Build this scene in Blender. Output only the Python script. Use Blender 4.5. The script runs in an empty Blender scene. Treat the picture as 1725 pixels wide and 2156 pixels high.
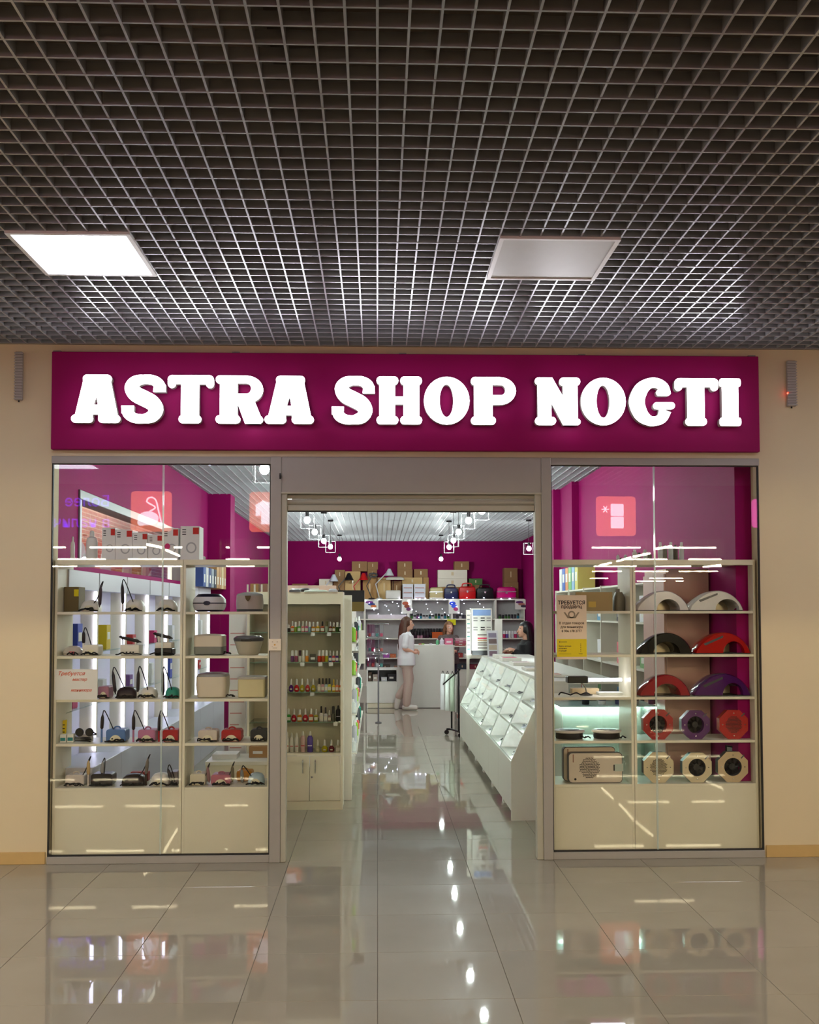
import bpy, bmesh, math, random
from mathutils import Vector, Matrix
random.seed(7)
R = random.Random(11)
scene = bpy.context.scene
COL = scene.collection

# ------------------------------------------------------------------ camera
F_PX, PSI, TH, ROLL, CYP = 2064.7, 0.0327, 0.0397, 0.0015, 1204.4
D = 6.756                       # facade plane (Y); X runs right, Y into the shop, Z up
CAM = Vector((0, 0, 1.70))
_fw = Vector((math.sin(PSI)*math.cos(TH), math.cos(PSI)*math.cos(TH), math.sin(TH)))
_r0 = Vector((math.cos(PSI), -math.sin(PSI), 0))
_u0 = _r0.cross(_fw)
_rt = _r0*math.cos(ROLL) - _u0*math.sin(ROLL)
_up = _r0*math.sin(ROLL) + _u0*math.cos(ROLL)
cd = bpy.data.cameras.new('camera')
cam = bpy.data.objects.new('camera', cd); COL.objects.link(cam)
cam.matrix_world = Matrix(((_rt.x, _up.x, -_fw.x, CAM.x), (_rt.y, _up.y, -_fw.y, CAM.y), (_rt.z, _up.z, -_fw.z, CAM.z), (0, 0, 0, 1)))
cd.sensor_fit = 'HORIZONTAL'; cd.sensor_width = 36; cd.lens = F_PX/1725*36
cd.shift_y = (CYP-1078)/1725; cd.clip_start = .05; cd.clip_end = 200
scene.camera = cam

def ray(px, py):
    return _fw + _rt*((px-862.5)/F_PX) - _up*((py-CYP)/F_PX)
def P(px, py, Y):                # the point seen at a pixel on the plane at depth Y
    d = ray(px, py); return CAM + d*((Y-CAM.y)/d.y)
def PZ(px, py, Z):               # the point seen at a pixel on a level plane
    d = ray(px, py); return CAM + d*((Z-CAM.z)/d.z)
def PX(px, py, X):
    d = ray(px, py); return CAM + d*((X-CAM.x)/d.x)

# ------------------------------------------------------------------ view, world
scene.view_settings.view_transform = 'Standard'
scene.view_settings.look = 'None'
scene.view_settings.gamma = 1
scene.view_settings.use_curve_mapping = False
scene.view_settings.exposure = 1.4
cy = scene.cycles
cy.max_bounces = 5; cy.diffuse_bounces = 2; cy.glossy_bounces = 3; cy.transparent_max_bounces = 14; cy.transmission_bounces = 2
cy.adaptive_threshold = .1; cy.caustics_reflective = False; cy.caustics_refractive = False; cy.sample_clamp_indirect = 6
W = bpy.data.worlds.new('world'); scene.world = W; W.use_nodes = True
W.node_tree.nodes['Background'].inputs[0].default_value = (1.0, .91, .74, 1)
W.node_tree.nodes['Background'].inputs[1].default_value = 1.1

# light levels (radiance of the things that give off light)
L_SIGN, L_PANEL, L_TUBE, L_BULB, L_LED, L_CASE, L_ICON = 3.0, 6.0, 62.0, 205.0, 2.4, 130.0, 4.0

# ------------------------------------------------------------------ materials
def lin(c):
    return tuple((v/12.92 if v <= .04045 else ((v+.055)/1.055)**2.4) for v in (x/255 for x in c))
MATS = {}
def mat(name, rgb, rough=.5, metal=0, vary=.06, scale=14, bump=0, spec=.5, coat=0):
    if name in MATS: return MATS[name]
    m = bpy.data.materials.new(name); m.use_nodes = True; nt = m.node_tree; b = nt.nodes['Principled BSDF']
    c = lin(rgb)
    b.inputs['Roughness'].default_value = rough; b.inputs['Metallic'].default_value = metal
    b.inputs['Specular IOR Level'].default_value = spec; b.inputs['Coat Weight'].default_value = coat
    tc = nt.nodes.new('ShaderNodeTexCoord'); no = nt.nodes.new('ShaderNodeTexNoise'); no.inputs['Scale'].default_value = scale
    no.inputs['Detail'].default_value = 3
    nt.links.new(tc.outputs['Object'], no.inputs['Vector'])
    mx = nt.nodes.new('ShaderNodeMix'); mx.data_type = 'RGBA'
    mx.inputs[6].default_value = tuple(v*(1-vary) for v in c)+(1,); mx.inputs[7].default_value = tuple(min(1, v*(1+vary)) for v in c)+(1,)
    nt.links.new(no.outputs['Fac'], mx.inputs[0]); nt.links.new(mx.outputs[2], b.inputs['Base Color'])
    if bump:
        bp = nt.nodes.new('ShaderNodeBump'); bp.inputs['Strength'].default_value = bump; bp.inputs['Distance'].default_value = .002
        nt.links.new(no.outputs['Fac'], bp.inputs['Height']); nt.links.new(bp.outputs[0], b.inputs['Normal'])
    MATS[name] = m; return m
def emis(name, rgb, s, base=(255, 255, 255)):
    if name in MATS: return MATS[name]
    m = bpy.data.materials.new(name); m.use_nodes = True; b = m.node_tree.nodes['Principled BSDF']
    b.inputs['Base Color'].default_value = lin(base)+(1,); b.inputs['Emission Color'].default_value = lin(rgb)+(1,)
    b.inputs['Emission Strength'].default_value = s; b.inputs['Roughness'].default_value = .4
    MATS[name] = m; return m
def glass(name, tint=(1, 1, 1), f0=.06, rough=0.0, graze=1.0):
    if name in MATS: return MATS[name]
    m = bpy.data.materials.new(name); m.use_nodes = True; nt = m.node_tree; nt.nodes.remove(nt.nodes['Principled BSDF'])
    out = nt.nodes['Material Output']; t = nt.nodes.new('ShaderNodeBsdfTransparent'); g = nt.nodes.new('ShaderNodeBsdfGlossy')
    t.inputs[0].default_value = tint+(1,); g.inputs['Roughness'].default_value = rough; g.inputs[0].default_value = (1, 1, 1, 1)
    lw = nt.nodes.new('ShaderNodeLayerWeight'); lw.inputs[0].default_value = .5
    pw = nt.nodes.new('ShaderNodeMath'); pw.operation = 'POWER'; pw.inputs[1].default_value = 5
    ma = nt.nodes.new('ShaderNodeMath'); ma.operation = 'MULTIPLY_ADD'; ma.inputs[1].default_value = graze-f0; ma.inputs[2].default_value = f0
    ms = nt.nodes.new('ShaderNodeMixShader')
    nt.links.new(lw.outputs['Facing'], pw.inputs[0]); nt.links.new(pw.outputs[0], ma.inputs[0]); nt.links.new(ma.outputs[0], ms.inputs[0])
    nt.links.new(t.outputs[0], ms.inputs[1]); nt.links.new(g.outputs[0], ms.inputs[2]); nt.links.new(ms.outputs[0], out.inputs[0])
    MATS[name] = m; return m

# ------------------------------------------------------------------ mesh helpers
class MB:
    """collects shapes; build() links them as one mesh object"""
    def __init__(s): s.bm = bmesh.new()
    def box(s, x0, x1, y0, y1, z0, z1, bev=0, seg=1):
        r = bmesh.ops.create_cube(s.bm, size=1)
        vs = r['verts']
        bmesh.ops.scale(s.bm, vec=(abs(x1-x0), abs(y1-y0), abs(z1-z0)), verts=vs)
        bmesh.ops.translate(s.bm, vec=((x0+x1)/2, (y0+y1)/2, (z0+z1)/2), verts=vs)
        if bev:
            es = list({e for v in vs for e in v.link_edges})
            bmesh.ops.bevel(s.bm, geom=es, offset=bev, segments=seg, affect='EDGES', profile=.5)
        return s
    def quad(s, *pts):
        s.bm.faces.new([s.bm.verts.new(p) for p in pts]); return s
    def cyl(s, p, q, r, r2=None, n=12, caps=True):
        p, q = Vector(p), Vector(q); d = q-p; L = d.length
        m = Matrix.Translation((p+q)/2) @ d.to_track_quat('Z', 'Y').to_matrix().to_4x4()
        bmesh.ops.create_cone(s.bm, cap_ends=caps, segments=n, radius1=r, radius2=r if r2 is None else r2, depth=L, matrix=m); return s
    def tube(s, pts, r, n=6, closed=False):
        pts = [Vector(p) for p in pts]; rings = []; N = len(pts); prev = None
        for i, p in enumerate(pts):
            if closed: t = pts[(i+1) % N]-pts[i-1]
            else: t = pts[min(i+1, N-1)]-pts[max(i-1, 0)]
            t = t.normalized() if t.length else Vector((0, 0, 1))
            a = (prev - t*prev.dot(t)) if prev is not None else (Vector((0, 0, 1)) if abs(t.z) < .9 else Vector((1, 0, 0)))
            a = (a - t*a.dot(t)).normalized(); prev = a; b = t.cross(a)
            rr = r[i] if isinstance(r, (list, tuple)) else r
            rings.append([s.bm.verts.new(p+(a*math.cos(k*2*math.pi/n)+b*math.sin(k*2*math.pi/n))*rr) for k in range(n)])
        m = N if closed else N-1
        for i in range(m):
            A, B = rings[i], rings[(i+1) % N]
            for k in range(n): s.bm.faces.new((A[k], A[(k+1) % n], B[(k+1) % n], B[k]))
        if not closed:
            s.bm.faces.new(rings[0][::-1]); s.bm.faces.new(rings[-1])
        return s
    def lathe(s, prof, c=(0, 0, 0), n=16, axis='Z', sx=1, sy=1):
        rings = []
        for (r, z) in prof:
            ring = []
            for k in range(n):
                a = k*2*math.pi/n; x, y = r*math.cos(a)*sx, r*math.sin(a)*sy
                v = (x, y, z) if axis == 'Z' else (x, z, y)
                ring.append(s.bm.verts.new((v[0]+c[0], v[1]+c[1], v[2]+c[2])))
            rings.append(ring)
        for A, B in zip(rings, rings[1:]):
            for k in range(n): s.bm.faces.new((A[k], A[(k+1) % n], B[(k+1) % n], B[k]))
        s.bm.faces.new(rings[0][::-1]); s.bm.faces.new(rings[-1]); return s
    def prism(s, poly, a0, a1, axis='Y'):
        """extrude a 2D polygon: axis Y -> (x,z) polygon, axis X -> (y,z), axis Z -> (x,y)"""
        def pt(u, v, a): return {'Y': (u, a, v), 'X': (a, u, v), 'Z': (u, v, a)}[axis]
        A = [s.bm.verts.new(pt(u, v, a0)) for u, v in poly]; B = [s.bm.verts.new(pt(u, v, a1)) for u, v in poly]
        n = len(poly); s.bm.faces.new(A); s.bm.faces.new(B[::-1])
        for i in range(n): s.bm.faces.new((A[i], B[i], B[(i+1) % n], A[(i+1) % n]))
        return s
    def ring(s, outer, inner, a0, a1, axis='Y'):
        """extruded ring between two polygons with equal point counts"""
        def pt(u, v, a): return {'Y': (u, a, v), 'X': (a, u, v), 'Z': (u, v, a)}[axis]
        n = len(outer)
        V = [[s.bm.verts.new(pt(u, v, a)) for u, v in poly] for a in (a0, a1) for poly in (outer, inner)]
        for i in range(n):
            j = (i+1) % n
            s.bm.faces.new((V[0][i], V[0][j], V[1][j], V[1][i])); s.bm.faces.new((V[2][i], V[3][i], V[3][j], V[2][j]))
            s.bm.faces.new((V[0][i], V[2][i], V[2][j], V[0][j])); s.bm.faces.new((V[1][i], V[1][j], V[3][j], V[3][i]))
        return s
    def sphere(s, c, r, sx=1, sy=1, sz=1, u=14, v=9):
        m = Matrix.Translation(c) @ Matrix.Diagonal((sx, sy, sz, 1))
        bmesh.ops.create_uvsphere(s.bm, u_segments=u, v_segments=v, radius=r, matrix=m); return s
    def rot(s, ang, axis, c):
        bmesh.ops.rotate(s.bm, cent=c, matrix=Matrix.Rotation(ang, 3, axis), verts=s.bm.verts); return s
    def mesh(s, name, m, smooth=False):
        bmesh.ops.recalc_face_normals(s.bm, faces=s.bm.faces)
        me = bpy.data.meshes.new(name); s.bm.to_mesh(me); s.bm.free()
        if m is not None: me.materials.append(m)
        if smooth:
            me.polygons.foreach_set('use_smooth', [True]*len(me.polygons))
            me.set_sharp_from_angle(angle=math.radians(40))
        return me
    def build(s, name, m, parent=None, smooth=False, loc=None):
        return link(name, s.mesh(name, m, smooth), parent, loc)
def link(name, me, parent=None, loc=None):
    o = bpy.data.objects.new(name, me); COL.objects.link(o)
    if loc is not None: o.location = loc
    if parent is not None: o.parent = parent
    return o
def empty(name, loc=(0, 0, 0), rz=0):
    o = bpy.data.objects.new(name, None); COL.objects.link(o); o.location = loc; o.rotation_euler = (0, 0, rz); o.empty_display_size = .05
    return o
def tag(o, label=None, cat=None, group=None, kind=None):
    if label: o['label'] = label
    if cat: o['category'] = cat
    if group: o['group'] = group
    if kind: o['kind'] = kind
    return o
def struct(o): o['kind'] = 'structure'; return o
def thing(name, label, cat, loc=(0, 0, 0), group=None, rz=0): return tag(empty(name, loc, rz), label, cat, group)
def copy_tree(o, parent=None):
    c = o.copy(); COL.objects.link(c); c.parent = parent
    for ch in o.children: copy_tree(ch, c)
    return c
def rrect(x0, x1, z0, z1, r, n=4):
    r = min(r, (x1-x0)/2-1e-5, (z1-z0)/2-1e-5); pts = []
    for cx, cz, a0 in ((x1-r, z1-r, 0), (x0+r, z1-r, 90), (x0+r, z0+r, 180), (x1-r, z0+r, 270)):
        for k in range(n+1):
            a = math.radians(a0+90*k/n); pts.append((cx+r*math.cos(a), cz+r*math.sin(a)))
    return pts
def ell(cx, cz, rx, rz, n=32, a0=0):
    return [(cx+rx*math.cos(a0+2*math.pi*k/n), cz+rz*math.sin(a0+2*math.pi*k/n)) for k in range(n)]
def bez(pts, n=10):
    """Catmull-Rom through points"""
    pts = [Vector(p) for p in pts]; Q = [pts[0]]+pts+[pts[-1]]; out = []
    for i in range(1, len(Q)-2):
        p0, p1, p2, p3 = Q[i-1:i+3]
        for k in range(n):
            t = k/n
            out.append(.5*((2*p1)+(p2-p0)*t+(2*p0-5*p1+4*p2-p3)*t*t+(3*p1-p0-3*p2+p3)*t**3))
    out.append(pts[-1]); return out
def text_mesh(body, size, align='CENTER', extrude=.0006, bold=0, shear=0):
    c = bpy.data.curves.new('lettering', 'FONT'); c.body = body; c.size = size; c.align_x = align; c.extrude = extrude; c.offset = bold*size; c.shear = shear
    c.resolution_u = 3
    o = bpy.data.objects.new('lettering', c); COL.objects.link(o)
    dg = bpy.context.evaluated_depsgraph_get(); dg.update()
    me = bpy.data.meshes.new_from_object(o.evaluated_get(dg)); bpy.data.objects.remove(o); bpy.data.curves.remove(c)
    return me
def text(body, size, loc, m, parent, align='CENTER', bold=0, name='lettering', mirror=False, rot=None, shear=0, wide=1):
    me = text_mesh(body, size, align, bold=bold, shear=shear); me.materials.clear(); me.materials.append(m)
    o = link(name, me, parent, loc); o.rotation_euler = rot if rot else (math.pi/2, 0, math.pi if mirror else 0); o.scale.x = wide
    return o

# palette
WHITE = mat('white_melamine', (240, 236, 222), .35, vary=.02)
CREAM = mat('cream_melamine', (237, 230, 204), .38, vary=.02)
BLACK = mat('black_plastic', (14, 13, 14), .4, spec=.35)
CORD = mat('black_cord', (12, 11, 12), .55, spec=.3)
GREY = mat('grey_plastic', (150, 148, 146), .4)
DKGREY = mat('dark_grey_plastic', (70, 70, 74), .4)
CHROME = mat('chrome', (205, 205, 208), .18, 1)
ALU = mat('brushed_aluminium', (150, 146, 140), .42, .35, vary=.04)
PAPER = mat('white_paper', (240, 238, 230), .7, vary=.02)
CARD = mat('cardboard', (176, 134, 84), .8, vary=.08)
PINKWALL = mat('magenta_paint', (150, 3, 94), .7, vary=.03, scale=4, spec=.15)

# ================================================================== the setting
ZC, ZS = 3.535, 3.33            # underside of the mall grid, of the shop grid
XL, XR, YB = -2.35, 2.55, 22.9  # shop walls
WX0, WX1, WZ = -2.225, 2.668, 2.762   # opening in the facade
WALL = mat('beige_wall_paint', (224, 208, 172), .75, vary=.025, scale=3, bump=.15)
BASE = mat('tan_skirting', (205, 172, 112), .5, vary=.06)
# --- facade wall
m = MB(); m.box(-14, WX0, D, D+.14, 0, 3.72); m.box(WX1, 14, D, D+.14, 0, 3.72); m.box(WX0, WX1, D, D+.14, WZ, 3.72)
wall_front = struct(m.build('wall_front', WALL))
struct(MB().box(-14, WX0-.012, D-.012, D, 0, .082, .003).build('baseboard_left', BASE))
struct(MB().box(WX1+.012, 14, D-.012, D, 0, .082, .003).build('baseboard_right', BASE))
# --- floor: polished tiles laid over a grout bed
def tile_material(name, brick=False):
    m = bpy.data.materials.new(name); m.use_nodes = True; nt = m.node_tree; b = nt.nodes['Principled BSDF']
    geo = nt.nodes.new('ShaderNodeNewGeometry'); n1 = nt.nodes.new('ShaderNodeTexNoise'); n1.inputs['Scale'].default_value = 3.2; n1.inputs['Detail'].default_value = 5
    nt.links.new(geo.outputs['Position'], n1.inputs['Vector'])
    oi = nt.nodes.new('ShaderNodeObjectInfo')
    add = nt.nodes.new('ShaderNodeMath'); add.operation = 'MULTIPLY_ADD'; add.inputs[1].default_value = .35; nt.links.new(oi.outputs['Random'], add.inputs[0])
    nt.links.new(n1.outputs['Fac'], add.inputs[2])
    mx = nt.nodes.new('ShaderNodeMix'); mx.data_type = 'RGBA'
    mx.inputs[6].default_value = lin((160, 152, 136))+(1,); mx.inputs[7].default_value = lin((174, 166, 149))+(1,)
    nt.links.new(add.outputs[0], mx.inputs[0]); last = mx.outputs[2]
    if brick:
        mp = nt.nodes.new('ShaderNodeMapping'); mp.inputs['Location'].default_value = (0, -6.159, 0); nt.links.new(geo.outputs['Position'], mp.inputs['Vector'])
        br = nt.nodes.new('ShaderNodeTexBrick'); br.offset = 0; br.inputs['Scale'].default_value = 1; br.inputs['Mortar Size'].default_value = .0025
        br.inputs['Brick Width'].default_value = .6; br.inputs['Row Height'].default_value = .6; br.inputs['Mortar'].default_value = lin((120, 110, 95))+(1,)
        nt.links.new(mp.outputs[0], br.inputs['Vector']); nt.links.new(last, br.inputs['Color1']); nt.links.new(last, br.inputs['Color2']); last = br.outputs['Color']
    nt.links.new(last, b.inputs['Base Color'])
    n2 = nt.nodes.new('ShaderNodeTexNoise'); n2.inputs['Scale'].default_value = 1.3; nt.links.new(geo.outputs['Position'], n2.inputs['Vector'])
    mr = nt.nodes.new('ShaderNodeMapRange'); mr.inputs[3].default_value = .012; mr.inputs[4].default_value = .035
    nt.links.new(n2.outputs['Fac'], mr.inputs[0]); nt.links.new(mr.outputs[0], b.inputs['Roughness'])
    b.inputs['IOR'].default_value = 1.55
    return m
TILE, TILEB = tile_material('polished_porcelain_tile'), tile_material('polished_porcelain_tiling', True)
GROUT = mat('dark_grout', (120, 110, 96), .8)
TX0, TX1, TY0, TY1 = -4.8, 4.8, 3.159, 6.759      # single tiles in the mall
SX0, SX1, SY1 = -2.4, 2.4, 14.559                   # single tiles in the shop
floor = struct(MB().box(-14, 14, -30, 24, -.1, -.004).build('floor', GROUT))
m = MB()
for (a, b, c, d) in ((-14, 14, -30, TY0), (-14, TX0, TY0, TY1), (TX1, 14, TY0, TY1), (-14, SX0, TY1, SY1), (SX1, 14, TY1, SY1), (-14, 14, SY1, 24)): m.box(a, b, c, d, -.004, 0)
m.build('tiling', TILEB, floor)
tme = MB().box(-.2988, .2988, -.2988, .2988, -.006, 0, .0012).mesh('tile', TILE)
def lay(x0, x1, y0, y1):
    for i in range(round((x1-x0)/.6)):
        for j in range(round((y1-y0)/.6)): link('tile', tme, floor, (x0+.3+.6*i, y0+.3+.6*j, 0))
lay(TX0, TX1, TY0, TY1); lay(SX0, SX1, TY1, SY1)
# --- mall ceiling: open cell grid of thin blades under a dark plenum
PLEN = mat('dark_plenum', (84, 72, 60), .9, vary=.35, scale=2.2)
BLADE = mat('grey_enamelled_blade', (164, 165, 172), .28, .5, vary=.05, scale=1.5)
ceiling = struct(MB().box(-14, 14, -.7, D, 4.25, 4.4).build('ceiling', PLEN))
DUST = mat('dusty_duct', (104, 90, 76), .85, vary=.2)   # ducts and beams above the grid
for y in (1.2, 3.4, 5.6): MB().box(-14, 14, y-.06, y+.06, 4.03, 4.25).build('plenum_beam', DUST, ceiling)
for x in (-4.3, -.6, 2.2): MB().box(x-.16, x+.16, -.7, D, 3.78, 4.02).build('plenum_duct', DUST, ceiling)
LX = ((-1.80, -1.20), (.60, 1.20)); LY = (4.72, 5.32)
GY0, GY1, GXM = -.68, 6.74, 5.6
def blade_mesh(L, along): return (MB().box(0, L, -.0042, .0042, 0, .046) if along == 'X' else MB().box(-.0042, .0042, 0, L, 0, .046)).mesh('blade', BLADE)
cache = {}
def blade(along, a, b, c, parent, z=ZC):
    k = (along, round(b-a, 3))
    if k not in cache: cache[k] = blade_mesh(b-a, along)
    o = link('blade', cache[k], parent, (a, c, z+R.uniform(-.0015, .0015)) if along == 'X' else (c, a, z+R.uniform(-.0015, .0015)))
    return o
y = LY[0]-5.4
while y < GY1:
    segs = [(-GXM, GXM)]
    if LY[0]+.01 < y < LY[1]-.01: segs = [(-GXM, LX[0][0]), (LX[0][1], LX[1][0]), (LX[1][1], GXM)]
    for s in segs: blade('X', s[0], s[1], y, ceiling)
    y += .1
for i in range(-56, 57):
    x = i*.1; segs = [(GY0, GY1)]
    if any(a+.01 < x < b-.01 for a, b in LX): segs = [(GY0, LY[0]), (LY[1], GY1)]
    for s in segs: blade('Y', s[0], s[1], x, ceiling)
struct(MB().box(-14, 14, D-.02, D, ZC+.0, ZC+.05).build('trim_1', mat('grey_edge_trim', (150, 140, 126), .5)))
# --- shop shell
SHOPCEIL = mat('shop_ceiling_plenum', (92, 90, 92), .9, vary=.2)
m = MB(); m.box(XL-.2, 3.5, D+.14, YB, 3.75, 3.85)
ceil2 = struct(m.build('ceiling', SHOPCEIL))
SB = mat('pale_enamelled_blade', (190, 192, 196), .35, .2)
cache.clear(); BLADE = SB
for i in range(57):
    x = XL+.05+.1*i
    blade('Y', D+.16, YB if x < 3.2 else YB, x, ceil2, ZS)
m = MB(); y = D+.2
while y < YB: m.box(XL, 3.38, y-.004, y+.004, ZS+.002, ZS+.044); y += .1
tag(m.build('cross_blades', SB, ceil2), kind='stuff')
# left wall: window to the neighbouring unit, pilaster
m = MB(); oy0, oy1, oz0, oz1 = 7.76, 12.0, 2.06, 2.66
m.box(XL-.12, XL, D+.14, oy0, 0, 3.75); m.box(XL-.12, XL, oy1, YB, 0, 3.75); m.box(XL-.12, XL, oy0, oy1, 0, oz0); m.box(XL-.12, XL, oy0, oy1, oz1, 3.75)
m.box(XL, XL+.30, 13.72, 14.12, 0, 3.34)
struct(m.build('wall_left', PINKWALL))
fm = MB(); fm.box(XL-.14, XL+.015, oy0, oy1, oz1-.075, oz1, .004); fm.box(XL-.14, XL+.015, oy0, oy0+.05, oz0, oz1-.075, .004); fm.box(XL-.14, XL+.015, oy1-.05, oy1, oz0, oz1-.075, .004)
wn = struct(fm.build('window_3', mat('grey_window_frame', (126, 126, 130), .4)))
MB().box(XL-.07, XL-.062, oy0+.05, oy1-.05, oz0, oz1-.075).build('pane', glass('clear_glass', (.97, .99, .98), .05), wn)
# the brick wall seen through it
def brick_material():
    m = bpy.data.materials.new('red_brick'); m.use_nodes = True; nt = m.node_tree; b = nt.nodes['Principled BSDF']
    tc = nt.nodes.new('ShaderNodeTexCoord'); mp = nt.nodes.new('ShaderNodeMapping'); mp.inputs['Rotation'].default_value = (math.pi/2, 0, math.pi/2)
    sx = nt.nodes.new('ShaderNodeSeparateXYZ'); cb = nt.nodes.new('ShaderNodeCombineXYZ'); nt.links.new(tc.outputs['Object'], sx.inputs[0])
    nt.links.new(sx.outputs[1], cb.inputs[0]); nt.links.new(sx.outputs[2], cb.inputs[1])
    br = nt.nodes.new('ShaderNodeTexBrick'); br.inputs['Scale'].default_value = 1; br.inputs['Brick Width'].default_value = .2; br.inputs['Row Height'].default_value = .05
    br.inputs['Mortar Size'].default_value = .006; br.inputs['Color1'].default_value = lin((196, 122, 96))+(1,); br.inputs['Color2'].default_value = lin((176, 104, 84))+(1,); br.inputs['Mortar'].default_value = lin((205, 180, 160))+(1,)
    nt.links.new(cb.outputs[0], br.inputs['Vector']); nt.links.new(br.outputs[0], b.inputs['Base Color']); b.inputs['Roughness'].default_value = .85
    return m
bw = struct(MB().box(-3.5, -3.4, 6.9, 16, 0, 3.75).build('wall_neighbour', brick_material()))
for k in range(6):
    cyy = 9.2+1.05*k
    MB().prism([(cyy-.22, 1.9), (cyy+.22, 1.9)]+[(cyy+.22*math.cos(a), 2.28+.22*math.sin(a)) for a in (math.radians(15*j) for j in range(13))], -3.42, -3.385, 'X').build('arched_window', mat('pale_blue_pane', (196, 214, 220), .2), bw)
nl = bpy.data.lights.new('neighbour_fill_light', 'AREA'); nl.energy = 28; nl.size = .5; nl.size_y = 5; nl.shape = 'RECTANGLE'; nl.color = (1, .9, .78)  # unseen area light added to brighten the brick wall
no = bpy.data.objects.new('neighbour_fill_light', nl); COL.objects.link(no); no.location = (-2.9, 10.5, 3.5); tag(no, 'added fill light on the brick wall behind the side window', 'light')
# right wall with two piers, back wall
m = MB(); m.box(XR, XR+.12, D+.14, 14, 0, 3.75); m.box(XR-.09, XR, 12.3, 13.1, 0, 3.34); m.box(XR-.18, XR, 13.1, 14, 0, 3.34); m.box(XR-.18, 3.46, 14, 14.1, 0, 3.75); m.box(3.38, 3.48, 14.1, YB, 0, 3.75)
struct(m.build('wall_right', PINKWALL))
struct(MB().box(XL-.12, 3.48, YB, YB+.1, 0, 3.85).build('wall_back', PINKWALL))

# ================================================================== shop front
SEAL = mat('black_rubber_seal', (28, 26, 26), .6)
FRAME = mat('satin_aluminium_frame', (166, 162, 156), .5, .0, vary=.03)
GUIDE = mat('beige_roller_guide', (184, 182, 166), .55, .0, vary=.03)
PANE = glass('shop_window_glass', (.98, .99, .985), .021)
EDGE = mat('polished_glass_edge', (214, 232, 226), .12, vary=.1, scale=4)
def shop_window(name, x0, x1, seam, lpost, rpost):
    w = struct(empty(name, ((x0+x1)/2, D, 0))); o = w.location
    def pr(nm, mb, mt): ob = mb.build(nm, mt, w); ob.matrix_parent_inverse = Matrix.Translation(-o); return ob
    pr('bottom_rail', MB().box(x0, x1, D-.02, D+.05, 0, .05, .003), FRAME)
    pr('top_rail', MB().box(x0, x1, D-.02, D+.05, 2.712, WZ, .003), FRAME)
    if lpost: pr('frame_post', MB().box(lpost[0], lpost[1], D-.03, D+.07, 0, WZ, .004), FRAME)
    if rpost: pr('frame_post', MB().box(rpost[0], rpost[1], D-.03, D+.07, 0, WZ, .004), FRAME)
    s = MB(); s.box(x0, x1, D-.006, D+.016, .05, .058); s.box(x0, x1, D-.006, D+.016, 2.706, 2.712); s.box(x0, x0+.008, D-.006, D+.016, .058, 2.706); s.box(x1-.008, x1, D-.006, D+.016, .058, 2.706)
    pr('seal', s, SEAL)
    for a, b in ((x0+.008, seam-.002), (seam+.002, x1-.008)):
        p = pr('pane', MB().box(a, b, D, D+.01, .058, 2.706), PANE)
    e = MB(); e.box(seam-.0045, seam-.0022, D-.001, D+.011, .058, 2.706); e.box(seam+.0022, seam+.0045, D-.001, D+.011, .058, 2.706)
    pr('glass_joint', e, EDGE)
    return w
shop_window('window_1', WX0, -.733, -1.470, None, (-.733, -.660))
shop_window('window_2', 1.202, WX1, 1.930, (1.136, 1.202), None)
# entrance: shutter box, guides, rolled shutter
ent = struct(empty('door_1', (.24, D, 0)))
def ep(nm, mb, mt, par=None):
    ob = mb.build(nm, mt, par or ent); ob.matrix_parent_inverse = Matrix.Translation(-ent.location); return ob
ep('shutter_box', MB().box(-.660, 1.136, D-.025, D+.22, 2.515, WZ, .004), FRAME)
ep('box_lip', MB().box(-.660, 1.136, D-.03, D-.02, 2.505, 2.518, .002), GUIDE)
ep('roller_guide', MB().box(-.660, -.622, D-.02, D+.06, 0, 2.515, .004), GUIDE)
ep('roller_guide', MB().box(1.092, 1.136, D-.02, D+.06, 0, 2.515, .004), GUIDE)
for z0, z1 in ((2.476, 2.512), (2.434, 2.474)):
    pr_ = [(D+.005+.012*math.sin(math.pi*k/8), z0+(z1-z0)*k/8) for k in range(9)]
    ep('shutter_slat', MB().prism([(D+.03-(a-D), b) for a, b in pr_]+[(D+.034, z1), (D+.034, z0)], -.622, 1.092, 'X'), GUIDE)
ep('shutter_bottom_bar', MB().box(-.622, 1.092, D+.0, D+.04, 2.392, 2.432, .004), GUIDE)
ep('shutter_seal', MB().box(-.62, 1.09, D+.004, D+.036, 2.386, 2.392), SEAL)

# ================================================================== the store across the mall (seen only mirrored in the panes)
OY = -.7
OPW = mat('greige_portal', (32, 25, 28), .6)
m = MB(); m.box(-14, 14, OY-.15, OY, 2.75, 4.4)
for a, b in ((-2.82, -2.28), (1.9, 3.1), (5.1, 5.6), (-9, -8.4), (8.4, 9), (-14, -13.4), (13.4, 14)): m.box(a, b, OY-.15, OY, 0, 2.75)
opp = struct(m.build('wall_opposite', OPW))
OIN = mat('warm_store_wall', (62, 48, 36), .7)
m = MB(); m.box(-14.1, 14.1, -30.1, -30, 0, 3.5); m.box(-14.1, -14, -30, OY-.15, 0, 3.5); m.box(14, 14.1, -30, OY-.15, 0, 3.5)
struct(m.build('wall_store', OIN))
struct(MB().box(-14.1, 14.1, -30.1, OY-.15, 3.3, 3.5).build('ceiling', mat('store_ceiling', (96, 84, 68), .8)))
struct(MB().box(-14, 14, -30, OY-.15, 0, .004).build('floor', mat('added_dark_carpet', (84, 66, 50), .95, vary=.15, scale=30)))  # unseen dark floor layer added to dim the store's reflection in the panes
TUBE = emis('warm_white_tube', (255, 238, 194), L_TUBE)
TUBEB = mat('tube_housing', (220, 218, 210), .5)
def mirrored(px, py, Y):       # real place of what the pane mirrors at a pixel
    v = P(px, py, 2*D-Y); return Vector((v.x, Y, v.z))
tubes = []
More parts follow.
